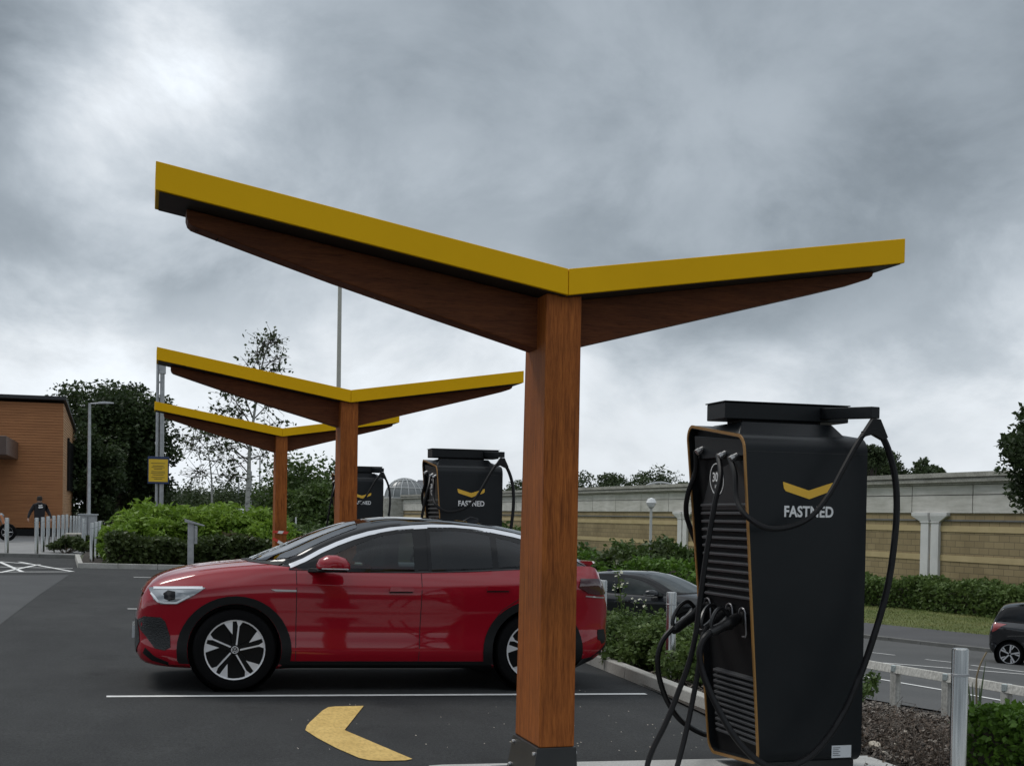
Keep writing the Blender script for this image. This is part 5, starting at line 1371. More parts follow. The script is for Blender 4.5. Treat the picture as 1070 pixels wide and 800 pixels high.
# ------------------------------------------------------------------ right retail building (long wall)
def retail():
    s = 1.55; P0 = np.array([22.4, 29.0])*s; d = np.array([-.059, .998]); d /= np.linalg.norm(d); nrm = np.array([-d[1], d[0]])     # nrm points to the car park
    zof = lambda z: 1.6+(z-1.6)*s
    def W(a, out, z): q_ = P0+d*a+nrm*out; return (q_[0], q_[1], z)
    def slab(a0, a1, o0, o1, z0, z1, mb):
        mb.hexa([W(a0, o1, z0), W(a1, o1, z0), W(a1, o0, z0), W(a0, o0, z0), W(a0, o1, z1), W(a1, o1, z1), W(a1, o0, z1), W(a0, o0, z1)]); return mb
    root = empty('retail_building', (P0[0]+4, P0[1]+30, -2), 'long low retail building with buff stone walls and weathered pale parapet', 'building')
    A0, A1 = -22, 135; zb = -2.3; z1, z2, z3 = zof(1.88), zof(2.68), zof(3.03)
    # stone wall with courses as thin recessed joints
    bc = slab(A0, A1, -6, 0, zb, z1, MB()).build('stone_wall', None or brick_wall_mat(P0, d), root)
    for z in (zof(1.40), zof(1.03)-.0):
        pass
    slab(A0, A1, .003, .05, zof(1.69)-.05, zof(1.69)+.02, MB()).build('string_course', concrete_dark, root)
    for zc in (zof(1.44), zof(.60)):
        slab(A0, A1, .003, .03, zc-.13, zc+.13, MB()).build('pale_band', mat('pale_stone_band', noise=[(1, (.42, .33, .17), (.50, .40, .22), .3, .7, U)], rough=.9), root)
    # cream panels
    mb = MB(); a = A0; jw = .03
    i = 0
    while a < A1:
        b = a+4.2
        slab(a+jw, b-jw, 0, .06, z1+.02, zof(2.40)-.02, mb); slab(a+jw, b-jw, 0, .05, zof(2.40)+.02, z2, mb); a = b
    mb2 = slab(A0, A1, -6, -.0, z1+.001, z2+.2, MB()); mb2.build('parapet_core', concrete_dark, root)
    mb.build('parapet_panel', render_m, root)
    # stepped coping
    mb = MB(); h = z3-z2
    slab(A0, A1, -6, .16, z2+.02, z2+h*.22, mb); slab(A0, A1, -6, .30, z2+h*.22+.002, z2+h*.50, mb); slab(A0, A1, -6, .22, z2+h*.5+.002, z2+h*.62, mb); slab(A0, A1, -6, .36, z2+h*.62+.002, z3, mb)
    mb.build('coping', cornice_m, root)
    # twin pilasters with flared capitals
    for a0 in (6.07, 30.6, 55.0, 79.0):
        for k, (u0, u1) in enumerate(((0, .55), (-.72, -.17))):
            mb = MB(); sg = 1 if k == 0 else -1
            slab(a0+u0, a0+u1, .0, .14, zb, zof(1.62), mb)
            x0, x1 = a0+u0, a0+u1
            e0, e1 = (x0, x1+.62) if sg > 0 else (x0-.62, x1)
            zc0, zc1, zc2 = zof(1.62)+.002, zof(1.80), zof(1.90)
            mb.hexa([W(x0, .14, zc0), W(x1, .14, zc0), W(x1, 0, zc0), W(x0, 0, zc0), W(e0, .2, zc1), W(e1, .2, zc1), W(e1, 0, zc1), W(e0, 0, zc1)])
            slab(e0, e1, 0, .2, zc1+.002, zc2, mb); slab(x0-.04, x1+.04, 0, .17, zof(1.60), zof(1.62), mb)
            mb.build('pilaster', render_w, root, bevel=.01)
    # roof behind parapet
    slab(A0, A1, -40, -6.01, zb, z3-.8, MB()).build('flat_roof', slate, root)
    # curved rooflights
    q_ = P0+d*38
    c = ZP(690, 508.5, 92); mb = MB()
    for k, rr in enumerate((1.0,)):
        R_, hh = 1.25, .62
        for j in range(7):
            a_ = pi*j/6
            for o in (0, 1.2): pass
        pts = [(c[0]-R_*cos(pi*j/14)*.96, c[1]+R_*cos(pi*j/14)*.29, c[2]-.5+hh*1.0*sin(pi*j/14)+.2) for j in range(15)]
        mb.tube(pts, .07, 6)
        for f in (-.5, 0, .5):
            mb.tube([(c[0]-R_*f, c[1]+R_*f*.3, c[2]-.6), (c[0]-R_*f, c[1]+R_*f*.3, c[2]-.3+hh*sqrt(1-f*f))], .05, 5)
    sk_ = mb.build('rooflight_rib', mat('rooflight_white', (.45, .46, .46), rough=.5), root)
    mb = MB(); mb.loops([[p, (p[0]+1.2, p[1]+2.4, p[2])] for p in pts], cap=False, closed=False); mb.build('rooflight_glazing', glass_d, root)
    # ribbed glass dome, far left end
    c = ZP(423, 519, 150); R_ = 2.35; zc = c[2]-.15
    dm = MB(); pr_ = [(R_*cos(radians(e)), R_*.98*sin(radians(e))) for e in range(0, 91, 10)]
    dm.lathe([(max(r, .01), z) for r, z in pr_], (c[0], c[1], zc), 'z', 32)
    do = dm.build('dome', mat('dome_glazing', (.17, .18, .18), rough=.3), root, smooth=True)
    rb_ = MB()
    for k in range(16):
        a_ = 2*pi*k/16; rb_.tube([(c[0]+r*1.01*cos(a_), c[1]+r*1.01*sin(a_), zc+z*1.01) for r, z in pr_], .06, 5)
    for e in (0, 30, 60):
        rb_.tube([(c[0]+R_*1.01*cos(radians(e))*cos(t), c[1]+R_*1.01*cos(radians(e))*sin(t), zc+R_*1.0*sin(radians(e))) for t in np.linspace(0, 2*pi, 33)], .06, 5)
    rb_.build('dome_rib', mat('rooflight_white', (.45, .46, .46)), do)
    MB().lathe([(R_+.1, -3), (R_+.1, 0)], (c[0], c[1], zc), 'z', 32, cap=True).build('dome_drum', cornice_m, root)
    # dark pitched roof beside the dome
    a, b = ZP(437, 513, 150), ZP(462, 513, 150); tp = ZP(446, 501.5, 150)[2]
    MB().loops([[(a[0], a[1]-2, a[2]-1), (a[0], a[1]+8, a[2]-1), (a[0]+.6, a[1]+3, tp+.1)], [(b[0]+1, b[1]-2, b[2]-1), (b[0]+1, b[1]+8, b[2]-1), (b[0]+1, b[1]+3, tp)]]).build('pitched_roof', slate, root)
    return P0, d, nrm
def brick_wall_mat(P0, d):
    m = bpy.data.materials.new('buff_blockwork'); m.use_nodes = True; nt = m.node_tree; N = nt.nodes; L = nt.links; b = N['Principled BSDF']
    geo = N.new('ShaderNodeNewGeometry'); sep = N.new('ShaderNodeSeparateXYZ'); L.new(geo.outputs['Position'], sep.inputs[0])
    cmb = N.new('ShaderNodeCombineXYZ'); L.new(sep.outputs[1], cmb.inputs[0]); L.new(sep.outputs[2], cmb.inputs[1])
    bk = N.new('ShaderNodeTexBrick'); L.new(cmb.outputs[0], bk.inputs['Vector'])
    bk.inputs['Color1'].default_value = (.32, .25, .135, 1); bk.inputs['Color2'].default_value = (.265, .205, .11, 1); bk.inputs['Mortar'].default_value = (.15, .12, .07, 1)
    bk.inputs['Scale'].default_value = 1; bk.inputs['Brick Width'].default_value = .62; bk.inputs['Row Height'].default_value = .28; bk.inputs['Mortar Size'].default_value = .014; bk.inputs['Bias'].default_value = .1
    nz = N.new('ShaderNodeTexNoise'); nz.inputs['Scale'].default_value = .45; nz.inputs['Detail'].default_value = 6; L.new(geo.outputs['Position'], nz.inputs['Vector'])
    cr_ = N.new('ShaderNodeValToRGB'); cr_.color_ramp.elements[0].position = .3; cr_.color_ramp.elements[0].color = (.72, .70, .66, 1); cr_.color_ramp.elements[1].position = .65; cr_.color_ramp.elements[1].color = (1.08, 1.08, 1.08, 1)
    L.new(nz.outputs['Fac'], cr_.inputs['Fac']); mx = N.new('ShaderNodeMixRGB'); mx.blend_type = 'MULTIPLY'; mx.inputs[0].default_value = 1
    L.new(bk.outputs['Color'], mx.inputs[1]); L.new(cr_.outputs['Color'], mx.inputs[2]); L.new(mx.outputs[0], b.inputs['Base Color']); b.inputs['Roughness'].default_value = .9
    return m
retail()

# globe lamp in front of the wall
gp = ZP(680.5, 525, 44); g = H(gp[0], gp[1])
r_ = empty('globe_lamp', (gp[0], gp[1], g), 'white globe lamp on a thin pale post before the buff wall', 'lamp post')
MB().lathe([(.08, 0), (.08, .8), (.05, .85), (.045, gp[2]-g-.2), (.09, gp[2]-g-.17), (.09, gp[2]-g-.12)], (0, 0, 0), 'z', 14).build('post', mat('pale_post', (.5, .5, .47), rough=.5), r_, smooth=True, local=True)
MB().lathe([(0.04, -.17), (.12, -.13), (.175, 0), (.12, .13), (0.0, .175)], (0, 0, gp[2]-g), 'z', 20).build('globe', globe_m, r_, smooth=True, local=True)

# knee rail fence
def fence():
    Q = [ZP(880, 687.5, 18.2), ZP(936, 697, 17), ZP(990, 706, 16.1), ZP(1052, 717, 15.2), ZP(1122, 729, 14.3), ZP(1200, 743, 13.4)]
    root = empty('knee_rail_fence', (Q[2][0], Q[2][1], H(Q[2][0], Q[2][1])), 'low weathered timber knee rail fence between the bark bed and the road', 'fence')
    for i, q_ in enumerate(Q):
        g = H(q_[0], q_[1]); dd = Vector((.29, -.956, 0)); n_ = Vector((.956, .29, 0)); c = Vector((q_[0], q_[1], 0)); a = .05
        top = q_[2]-.02
        pts = [c-dd*a-n_*a, c+dd*a-n_*a, c+dd*a+n_*a, c-dd*a+n_*a]
        mb = MB().hexa([(v.x, v.y, g-.2) for v in pts]+[(v.x, v.y, top) for v in pts]); po = mb.build('post', rail_m, root, bevel=.008)
        # galvanised strap over the rail
        s2 = [c-dd*.03-n_*(a+.012), c+dd*.03-n_*(a+.012), c+dd*.03+n_*(a+.012), c-dd*.03+n_*(a+.012)]
        MB().hexa([(v.x, v.y, top-.03) for v in s2]+[(v.x, v.y, top+.052) for v in s2]).build('strap', mat('bright_strap', (.55, .62, .62), rough=.4, metal=.5), po, bevel=.004)
    mb = MB()
    for a, b in zip(Q, Q[1:]):
        a, b = Vector(a), Vector(b); d = (b-a).normalized(); n_ = Vector((-d.y, d.x, 0)).normalized()*.055; z0, z1 = Vector((0, 0, -.07)), Vector((0, 0, .035))
        a2, b2 = a+d*.003, b-d*.003
        mb.hexa([a2-n_+z0, b2-n_+z0, b2+n_+z0, a2+n_+z0, a2-n_*.4+z1, b2-n_*.4+z1, b2+n_*.4+z1, a2+n_*.4+z1])
    mb.build('rail', rail_m, root, bevel=.006)
fence()
print('built things ok')

# ------------------------------------------------------------------ vegetation, left
def XY(px, py, y): p = YP(px, py, y); return p[0]
# big dark tree behind the building
b = YP(122, 545, 72); tree('broadleaf_tree', (b[0], 72, H(b[0], 72)), 4.6, (3.0, 2.6, 3.9), 60000, .20, lf_dark, 'big dark broadleaf tree behind the left street lamp', k=120, crad=.95, trunk_r=.32, fill=.25)
b = YP(98, 545, 66); tree('broadleaf_tree', (b[0], 66, H(b[0], 66)), 2.6, (1.5, 1.6, 2.4), 16000, .18, lf_dark, 'smaller dark tree filling the gap between the clad building and the big dark tree', k=50, crad=.7, fill=.3)
GF = 'far trees beyond the planting bed'
for i, (px, pyt, y, rx, lm_, lab) in enumerate(((150, 515, 78, 2.6, lf_dark, 'low dark tree just left of the yellow sign poles'), (186, 512, 100, 4, lf_far, 'distant dark tree just right of the yellow sign'), (215, 521, 110, 4.2, lf_far, 'distant low tree behind the slim birch'), (240, 507, 105, 3.2, lf_far, 'distant tree left of the white birch trunk'), (266, 500, 100, 3.2, lf_far, 'distant tree right of the white birch trunk'), (325, 478, 66, 2.6, lf_mid, 'mid green tree showing between the two farther canopy pillars'), (302, 500, 72, 2.2, lf_far, 'darker tree close behind the farthest canopy pillar'), (345, 500, 62, 1.8, lf_mid, 'bushy tree touching the middle canopy pillar'))):
    top = YP(px, pyt, y); g = H(top[0], y); hh = top[2]-g
    tree('background_tree', (top[0], y, g), hh*.52, (rx, rx, hh*.46), 19000, .19, lm_, lab, GF, k=90, crad=rx*.36, trunk_r=.15, fill=.3)
# far skyline mass behind everything on the left
for i, (px, pyt, y, rx, lab) in enumerate(((170, 524, 170, 9, 'faraway wooded skyline tree left of the distant lamps'), (255, 522, 175, 10, 'faraway wooded skyline tree behind the white birch'), (330, 514, 170, 9, 'faraway wooded skyline tree behind the farthest pillar'), (385, 520, 180, 9, 'faraway wooded skyline tree left of the glass dome'))):
    top = YP(px, pyt, y); g = H(top[0], y); hh = top[2]-g
    tree('skyline_tree', (top[0], y, g), hh*.5, (rx, 4, hh*.5), 14000, .40, lf_far, lab, GF, k=50, crad=2.0, trunk_r=.3, fill=.2)

# birches: sparse crowns
def birch(px, y, pts, r0, nl, label, ls=.15):
    base = YP(px[0], px[1], y); g = H(base[0], y); root = empty('birch_tree', (base[0], y, g), label, 'tree', 'birch trees in the planting bed')
    mb = MB(); tr = [Vector((base[0], y, g))]+[Vector(YP(a, b_, y)) for a, b_ in pts['trunk']]
    sp = spline(tr, 5); n = len(sp); mb.tube(sp, [r0*(1-.85*i/(n-1)) for i in range(n)], 9)
    mb.build('trunk', birch_bark, root, smooth=True)
    br = MB(); cl = []; 
    for k, (t, tx, ty, dy) in enumerate(pts['br']):
        s0 = sp[int(t*(n-1))]; e = Vector(YP(tx, ty, y+dy)); m_ = s0+(e-s0)*.55+Vector((0, 0, .12*(e-s0).length))
        q_ = spline([s0, m_, e], 5); br.tube(q_, [r0*.26*(1-.8*i/(len(q_)-1)) for i in range(len(q_))], 5)
        for j in range(4, len(q_)):
            for r in range(3):
                v = Vector(RNG.normal(size=3))*.26; v.z *= .9; tip = q_[j]+v
                br.tube([q_[j], tip], [.010, .004], 4); cl.append(tip); cl.append(q_[j]+v*.6)
    br.build('branch', bark_d, root)
    cl = np.array([tuple(c) for c in cl]); leaves('crown', clump_pts(cl, .20, nl), ls, lf_birch, root, 1.5, droop=.5)
birch((258, 560), 40.5, dict(trunk=[(258.5, 530), (260, 495), (261, 470), (266, 430), (272, 390), (281, 355)],
      br=[(.35, 243, 480, 0), (.4, 230, 463, .5), (.45, 222, 470, -.5), (.5, 236, 440, 0), (.5, 215, 455, .5), (.55, 295, 440, .3), (.55, 284, 455, -.4), (.6, 246, 425, 0), (.6, 225, 428, .6), (.65, 290, 420, 0), (.7, 255, 405, .4), (.7, 296, 405, -.3), (.75, 262, 385, 0), (.8, 292, 385, .3), (.85, 268, 368, 0), (.85, 292, 374, -.2), (.9, 275, 358, 0), (.95, 286, 352, .2), (.97, 288, 358, 0), (.45, 280, 478, .3), (.6, 232, 408, .2), (.55, 206, 447, -.2), (.3, 240, 500, .3), (.66, 243, 396, 0)]), .09, 1350, 'white barked birch with a sparse crown rising behind the canopies', .12)
birch((221, 560), 42, dict(trunk=[(221.5, 530), (221, 500), (218, 475), (214, 455)], br=[(.5, 205, 492, 0), (.6, 232, 480, .3), (.7, 200, 470, 0), (.75, 228, 462, .2), (.8, 196, 455, -.3), (.85, 222, 447, 0), (.9, 206, 440, 0), (.95, 216, 436, .2), (.6, 200, 500, .3), (.5, 238, 498, 0), (.7, 192, 462, .2)]), .045, 480, 'slim young birch left of the white barked birch', .10)

# bright shrubs in the bed, plus the darker low front hedge
GSb = 'bright green shrubs in the left planting bed'
sh = [(127, 551, 37.0, .75, 'bright green shrub at the left end of the planting bed'), (143, 533, 37.5, 1.15, 'bright shrub directly below the left part of the yellow sign'), (160, 528, 38.5, 1.2, 'tallest bright shrub, in front of the yellow sign poles'), (178, 527, 37.5, 1.1, 'bright shrub just right of the yellow sign poles'), (197, 530, 38.5, 1.2, 'bright shrub behind the post with the tilted cap'),
      (214, 531, 37.5, 1.1, 'bright shrub right of the post with the tilted cap'), (232, 530, 38.5, 1.15, 'bright shrub left of the white birch trunk'), (250, 540, 37.0, .9, 'bright shrub at the foot of the white birch'), (270, 536, 38, 1.1, 'bright shrub just left of the farthest canopy pillar'), (284, 548, 36.5, .9, 'small bright shrub touching the farthest canopy pillar'), (138, 545, 35.6, .8, 'front bright shrub near the corner bollards')]
for px, pyt, y, rx, lab in sh:
    p = YP(px, pyt, y); g = H(p[0], y); bush('shrub', (p[0], y), (rx, rx*.9, p[2]-g), 6200, .17, lf_bright, lab, GSb, k=34, elong=2.6, fill=.45, droop=.15)
GL2 = 'green bushes right of the farthest pillar'
for px, pyt, y, rx, lab in ((312, 553, 37, 1.0, 'round green bush right of the farthest canopy pillar'), (330, 556, 38, 1.1, 'green bush above the red car windscreen'), (343, 549, 44, 1.3, 'green bush left of the middle canopy pillar')):
    p = YP(px, pyt, y); g = H(p[0], y); bush('bush', (p[0], y), (rx, rx, p[2]-g), 5000, .15, lf_mid, lab, GL2, k=30)
hedge('hedge', [(-.82, 34.35), (2.2, 34.3), (5.2, 34.4)], 1.3, .62, 3600, .11, lf_hedge, 'dark low hedge along the kerb in front of the bright shrubs', jit=.2)
for px, y in ((243, 34.6), (262, 34.3)):
    p = YP(px, 557, y); bush('reddish_shrub', (p[0], y), (.8, .5, .92), 2200, .11, lf_rust, ['reddish brown shrub right of centre in the dark hedge', 'reddish brown shrub nearest the farthest canopy pillar'][px > 250], 'reddish shrubs in the hedge', k=24)
p = G(68, 577); bush('ground_cover_shrub', (p[0], p[1]), (.75, .8, .42), 2200, .10, lf_hedge, 'low dark green plant patch at the foot of the timber bench', k=16)
p = G(79, 574.5); bush('ground_cover_shrub', (p[0]+.2, p[1]), (.6, .8, .38), 1600, .10, lf_hedge, 'low dark plant just right of the patch by the timber bench', k=12)

# ------------------------------------------------------------------ planting bed right of the car, left of the charger
GBd = 'loose green shrubs in the bed between the bollards'
for px, pyt, y, rx, dx, lab in ((648, 645, 15.0, .5, 0, 'small shrub just right of the red car rear bumper'), (655, 638, 15.6, .42, 0, 'spiky shrub in front of the dark parked car tail'), (672, 640, 14.4, .55, 0, 'rounded shrub between the two left bollards'), (690, 652, 13.2, .55, .1, 'shrub right behind the second bollard'), (712, 660, 12.6, .5, .15, 'shrub between the second bollard and the charger plugs'), (664, 662, 13.2, .5, .1, 'low shrub at the kerb between the two left bollards'), (728, 668, 11.8, .45, .1, 'shrub half hidden behind the charger end'), (640, 655, 16.2, .5, 0, 'shrub at the back of the bed beside the red car'), (690, 655, 15.4, .5, .2, 'taller shrub behind the second bollard'), (722, 655, 14.5, .6, .2, 'shrub in front of the dark car bonnet')):
    p = YP(px, pyt, y); g = H(p[0], y); hh = max(.35, p[2]-g)
    bush('bed_shrub', (p[0]+dx, y), (rx, rx, hh), 4200, .055, lf_bed, lab, GBd, k=26, stems=9, fill=.35)
# tall flowering sprigs
def sprig(name, base, pts_top, lab, lm_=lf_bed, n=9, flowers=True, grp=None):
    g = H(base[0], base[1]); root = empty(name, (base[0], base[1], g), lab, 'plant', grp)
    mb = MB(); P = []
    for t in pts_top:
        q_ = spline([(base[0], base[1], g), Vector((base[0], base[1], g))*.5+Vector(t)*.5+Vector((.03, 0, .05)), t], 5); mb.tube(q_, [.007]*6+[.003]*(len(q_)-6), 5)
        for c in q_[3:]:
            for r in range(2): P.append(tuple(c+Vector(RNG.normal(size=3))*.02))
    mb.build('stem', lm_, root); leaves('foliage', P, .07, lm_, root, 2.8)
    if flowers:
        F = []
        for t in pts_top:
            for r in range(7): F.append((t[0]+random.gauss(0, .03), t[1]+random.gauss(0, .03), t[2]+random.gauss(0, .04)))
        leaves('flower', F, .035, mat('cream_flower', (.55, .55, .42), rough=.7), root, 1.1)
b = YP(650, 650, 15.2); sprig('tall_weed', (b[0], b[1]), [tuple(YP(646, 600, 15.2)), tuple(YP(651, 610, 15.3)), tuple(YP(641, 612, 15.2)), tuple(YP(644, 590, 15.1)), tuple(YP(664, 628, 15.1)), tuple(YP(674, 632, 15.0))], 'tall weed with pale flower heads left of the dark parked car')

# shrubs and hedges between the road and the long wall
GW = 'shrubs in front of the long buff wall'
for px, pyt, pyb, Z, rx, lab, lm_ in ((615, 576, 612, 40, 1.0, 'shrub behind the red car tail', lf_mid), (633, 568, 612, 42, 1.5, 'large rounded shrub behind the red car spoiler', lf_hedge), (656, 565, 610, 43, 1.6, 'broad dark green shrub left of the globe lamp', lf_mid), (672, 567, 610, 44, 1.3, 'dark shrub directly below the globe lamp', lf_hedge), (697, 556, 604, 46, .95, 'tall loose shrub right of the globe lamp', lf_mid), (712, 560, 604, 46, 1.0, 'tall loose shrub touching the charger edge', lf_mid), (645, 585, 614, 36, 1.3, 'low shrub behind the dark parked car roof', lf_hedge),
                                       (536, 545, 600, 50, 1.2, 'shrub in the gap left of the big timber pillar', lf_mid)):
    t = ZP(px, pyt, Z); g = H(t[0], t[1]); bush('wall_shrub', (t[0], t[1]), (rx, rx, t[2]-g), 5200, .16, lm_, lab, GW, k=34, fill=.5)
a, b = ZP(600, 640, 37), ZP(745, 640, 33.5)
ha = ZP(690, 592, 35)[2]
hedge('clipped_hedge', [(a[0], a[1]), (b[0], b[1])], 1.4, ha-H((a[0]+b[0])/2, (a[1]+b[1])/2), 1600, .13, lf_box, 'bright clipped hedge above the dark parked car roof', jit=.12)
c = [G(880, 632)[:2], G(955, 637)[:2], G(1010, 643)[:2], G(1090, 652)[:2], G(1200, 665)[:2]]
hedge('roadside_hedge', [tuple(q_+np.array([.8, .5])) for q_ in c], 1.6, 1.12, 1700, .14, lf_bed, 'long grey green roadside hedge below the stone wall at the right', jit=.22)
leafy = [tuple(G(*q_)) for q_ in ((925, 640), (945, 642), (970, 648), (1000, 652), (1020, 655), (1045, 655), (1000, 650), (930, 645))]

# verge grass blades
P = []
for _ in range(60000):
    q_ = 35.3+RNG.random()*11; t = -2+RNG.random()*42; x, y = qt(q_, t); P.append((x, y, H(x, y)+.01))
leaves('grass', P, .07, blade_m, None, 4, up=0, droop=-1.6, kind='stuff')

# tree overhanging from the right edge
b = ZP(1112, 640, 36); t = ZP(1094, 480, 36)
tree('overhanging_tree', (b[0], b[1], H(b[0], b[1])), t[2]-H(b[0], b[1]), (1.62, 1.5, 1.6), 11000, .14, lf_dark, 'dark leafy tree reaching in from the right edge above the wall', k=46, crad=.42, trunk_r=.12, lean=(t[0]-b[0], t[1]-b[1]), fill=.3)
# skyline trees over the parapet
GS2 = 'trees showing over the parapet of the long wall'
for px, pyt, Z, rx, lab in ((622, 497, 130, 2.6, 'rounded tree over the parapet right beside the big timber pillar'), (640, 494, 135, 1.7, 'small tree over the parapet just right of the rounded one'), (610, 503, 125, 2, 'low tree over the parapet touching the timber pillar'), (686, 488, 120, 2.2, 'loose crowned tree over the parapet above the globe lamp'), (713, 503, 110, 1.2, 'low tree over the parapet just left of the near charger'), (912, 463, 95, 1.1, 'tree over the parapet behind the charger cable loop'), (925, 474, 100, 1.6, 'tree over the parapet inside the charger cable loop'), (953, 480, 100, 1.7, 'dark tree over the parapet right of the charger cable'), (973, 486, 105, .9, 'smallest dark tree over the parapet at the right'), (545, 500, 140, 2.4, 'tree over the parapet left of the big timber pillar')):
    tp = ZP(px, pyt, Z); g = -2.0; hh = tp[2]-g
    tree('parapet_tree', (tp[0], tp[1], g), hh-rx*.85, (rx*1.15, rx*1.1, rx*.85), 4200, .24, lf_far, lab, GS2, k=34, crad=rx*.36, trunk_r=.2, fill=.35)

# ------------------------------------------------------------------ foreground bed: bark, stones, stalks, box hedge
V = []; F = []
def chips(n, xr, yr, sz, xmin=4.95):
    k = 0
    while k < n:
        x = random.uniform(*xr); y = random.uniform(*yr); q_ = q_of(x, y)
        if q_ > 13.2 or x < xmin+(.1 if y < 8.5 else 0.0): continue
        k += 1
        g = H(x, y)+.02+random.random()**2*.05; L = sz*random.uniform(.4, 1.3); W_ = L*random.uniform(.25, .6); T_ = .006
        a = random.random()*6.28; til = random.gauss(0, .45); ux = Vector((cos(a), sin(a), til)).normalized(); vx = Vector((-sin(a), cos(a), random.gauss(0, .45))).normalized()
        c = Vector((x, y, g)); n0 = len(V)
        V.extend([tuple(c-ux*L/2-vx*W_/2), tuple(c+ux*L/2-vx*W_*.3), tuple(c+ux*L*.45+vx*W_/2), tuple(c-ux*L*.4+vx*W_*.4)]); F.append((n0, n0+1, n0+2, n0+3))
chips(30000, (4.95, 8.6), (5.2, 12.0), .055); chips(9000, (4.95, 9.0), (9, 17), .05, 5.0)
o = numpy_mesh('bark_chippings', V, np.array(F), chip_m); tag(o, kind='stuff')
def stone(px, py, r, lab, seed):
    rnd = random.Random(seed); p = G(px, py, .03); bm = bmesh.new(); bmesh.ops.create_icosphere(bm, subdivisions=2, radius=r)
    for v in bm.verts:
        v.co *= 1+rnd.uniform(-.16, .16); v.co.z *= .6; v.co.x *= 1.25
    me = bpy.data.meshes.new('pale_stone'); bm.to_mesh(me); bm.free(); me.materials.append(stone_m)
    o = bpy.data.objects.new('pale_stone', me); COL.objects.link(o); o.location = (p[0], p[1], p[2]+r*.3); o.rotation_euler = (rnd.uniform(-.3, .3), rnd.uniform(-.3, .3), rnd.uniform(0, 6))
    tag(o, lab, 'stone', 'pale stones in the bark bed')
for i, (px, py, r, lab) in enumerate(((916, 781, .052, 'largest pale stone in the bark bed, buff coloured, close to the charger'), (934, 779, .03, 'small white stone right of the largest pale stone'), (925, 787, .02, 'small buff stone just below the largest pale stone'), (945, 766, .03, 'upright white stone in the dead stalks'), (939, 760, .014, 'tiny white stone above the upright one'), (929, 771, .014, 'tiny pale stone above the largest pale stone'), (936, 795, .016, 'small pale stone at the bottom edge near the charger'))): stone(px, py, r, lab, i)
# gravel specks on the tarmac
V = []; F = []
for _ in range(70):
    px, py = random.uniform(600, 735), random.uniform(700, 785)
    if random.random() < .35: px, py = random.uniform(280, 600), random.uniform(735, 790)
    p = G(px, py); 
    if p[0] > 4.4 or (p[1] < 8.5): continue
    r = random.uniform(.002, .006); n0 = len(V); V += [(p[0]-r, p[1]-r*.6, p[2]+.004), (p[0]+r, p[1]-r, p[2]+.004), (p[0]+r*.6, p[1]+r, p[2]+.006), (p[0]-r*.7, p[1]+r*.8, p[2]+.008)]; F.append((n0, n0+1, n0+2, n0+3))
tag(numpy_mesh('loose_grit', V, np.array(F), stone_m), kind='stuff')

# withered stalks
def dead(px, py, y, hgt, rx, nst, lab):
    p = YP(px, py, y); x = p[0]; g = H(x, y); root = empty('withered_plant', (x, y, g), lab, 'plant', 'withered stalks in the bark bed')
    mb = MB()
    for i in range(nst):
        a = random.random()*6.28; r = rx*random.random(); t = Vector((x+r*cos(a)*1.2, y+r*sin(a), g+hgt*random.uniform(.4, 1.1))); s0 = Vector((x+r*.5*cos(a), y+r*.5*sin(a), g))
        m_ = s0*.5+t*.5+Vector((random.gauss(0, .03), random.gauss(0, .03), 0)); q_ = spline([s0, m_, t], 3); mb.tube(q_, .0028, 4)
        for k in range(3):
            b_ = q_[random.randint(2, len(q_)-1)]; mb.tube([b_, b_+Vector((random.gauss(0, .06), random.gauss(0, .06), random.uniform(-.01, .07)))], .0016, 3)
    mb.build('stalk', mat('dry_stalk', (.12, .095, .075), rough=.9), root)
    P = [(x+random.gauss(0, rx*.6), y+random.gauss(0, rx*.6), g+random.random()*hgt*.8) for _ in range(420)]
    leaves('dry_foliage', P, .028, mat('dry_leaves', noise=[(20, (.06, .04, .03), (.16, .12, .09), .3, .7, U)], rough=.9), root, 1.8)
for i, (px, y, h_, rx, lab) in enumerate(((925, 8.6, .20, .35, 'withered stalks nearest the charger'), (955, 8.0, .24, .32, 'withered stalks above the pale stones'), (975, 7.6, .22, .25, 'withered stalks just left of the nearest bollard'), (915, 9.6, .22, .4, 'withered stalks at the back left of the bark bed'), (950, 9.6, .16, .4, 'withered stalks below the first fence post'), (985, 8.9, .16, .35, 'withered stalks below the second fence post'), (960, 7.0, .16, .3, 'withered stalks at the bottom edge beside the nearest bollard'))):
    dead(px, 760, y, h_, rx, 30, lab)
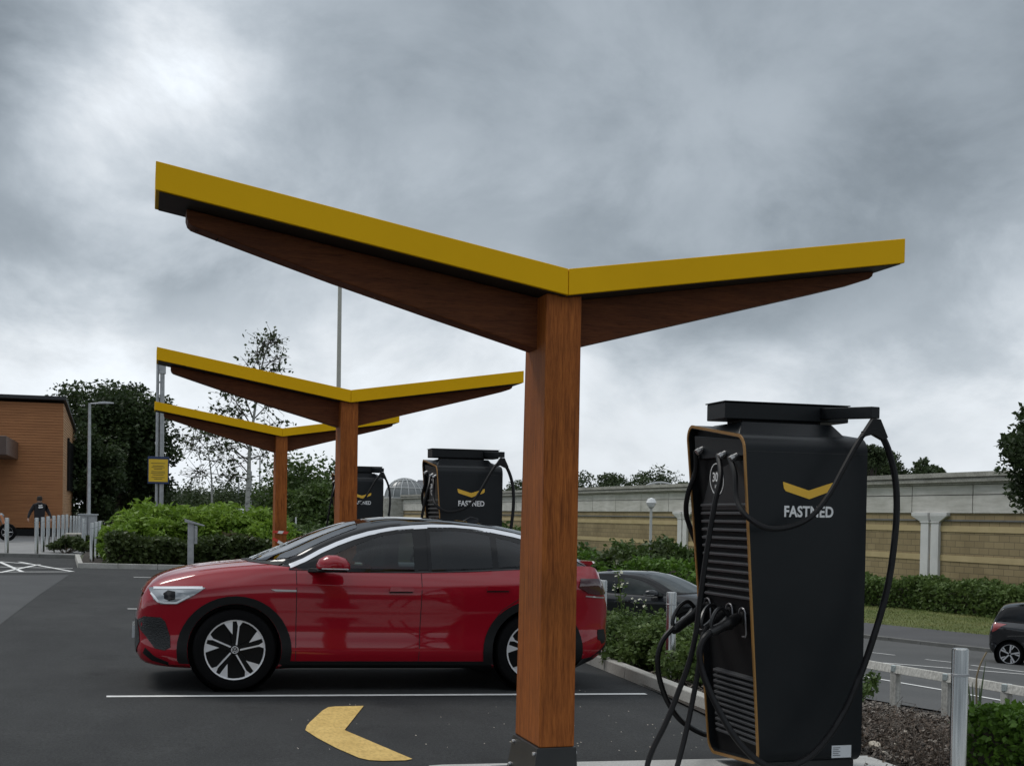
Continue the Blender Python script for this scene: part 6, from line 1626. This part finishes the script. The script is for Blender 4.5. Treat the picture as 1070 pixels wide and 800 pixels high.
# low bright hedge lower right
a, b = YP(1016, 780, 7.3), YP(1120, 790, 6.5)
zt_ = YP(1040, 757, 6.9)[2]
hedge('box_hedge', [(YP(1019, 780, 7.2)[0]+.12, 7.2), (YP(1150, 780, 6.4)[0], 6.4)], .62, zt_-H(5.4, 6.9)-.0, 9000, .042, lf_box, 'low glossy green hedge at the bottom right corner', jit=.07)
# tall grassy plant behind the nearest bollard
def reed():
    y = 7.9; p = YP(1018, 760, y); x = p[0]; g = H(x, y); root = empty('tall_grass_plant', (x, y, g), 'tall strappy grass plant right behind the nearest bollard', 'plant')
    mb = MB(); 
    for (bx, tx, ty, w_) in ((1016, 1010, 700, .011), (1018, 1016, 712, .012), (1021, 1030, 690, .011), (1019, 1014, 726, .013), (1022, 1024, 715, .012), (1024, 1031, 735, .012), (1017, 1012, 740, .014), (1023, 1038, 742, .011), (1020, 1021, 704, .010)):
        a_ = Vector(YP(bx, 762, y)); a_.z = g; t = Vector(YP(tx, ty, y)); m_ = a_*.45+t*.55+Vector(((a_.x-t.x)*.25, 0, .02)); q_ = spline([a_, m_, t], 6); n = len(q_)
        R_ = []
        for i, c in enumerate(q_):
            ww = w_*(1-(i/(n-1))**2)+.001; R_.append([c+Vector((-ww, 0, 0)), c+Vector((0, -.002, 0)), c+Vector((ww, 0, 0)), c+Vector((0, .002, 0))])
        mb.loops(R_)
    mb.build('blades', mat('reed_green', noise=[(10, (.05, .085, .03), (.11, .15, .06), .3, .7, U)], rough=.6), root)
    st = spline([YP(1022, 762, y), YP(1020, 715, y), YP(1024, 695, y), YP(1031, 681, y)], 6); MB().tube(st, .006, 6).build('seed_stalk', mat('seed_tan', (.22, .17, .10), rough=.8), root)
reed()
for i in range(7):
    x, y = 5.25+random.random()*1.8, 8.6+random.random()*3.2
    bush('small_green_plant', (x, y), (.12, .12, .14), 160, .03, lf_bed, None, None, k=6, stems=3) if False else None
p = YP(900, 712, 12.2); bush('bed_shrub', (p[0]-.1, 12.2), (.32, .32, .36), 1600, .045, lf_mid, 'small green shrub peeping out right of the charger', GBd, k=14)
print('vegetation ok', sum(len(o.data.polygons) for o in bpy.data.objects if o.type == 'MESH'))
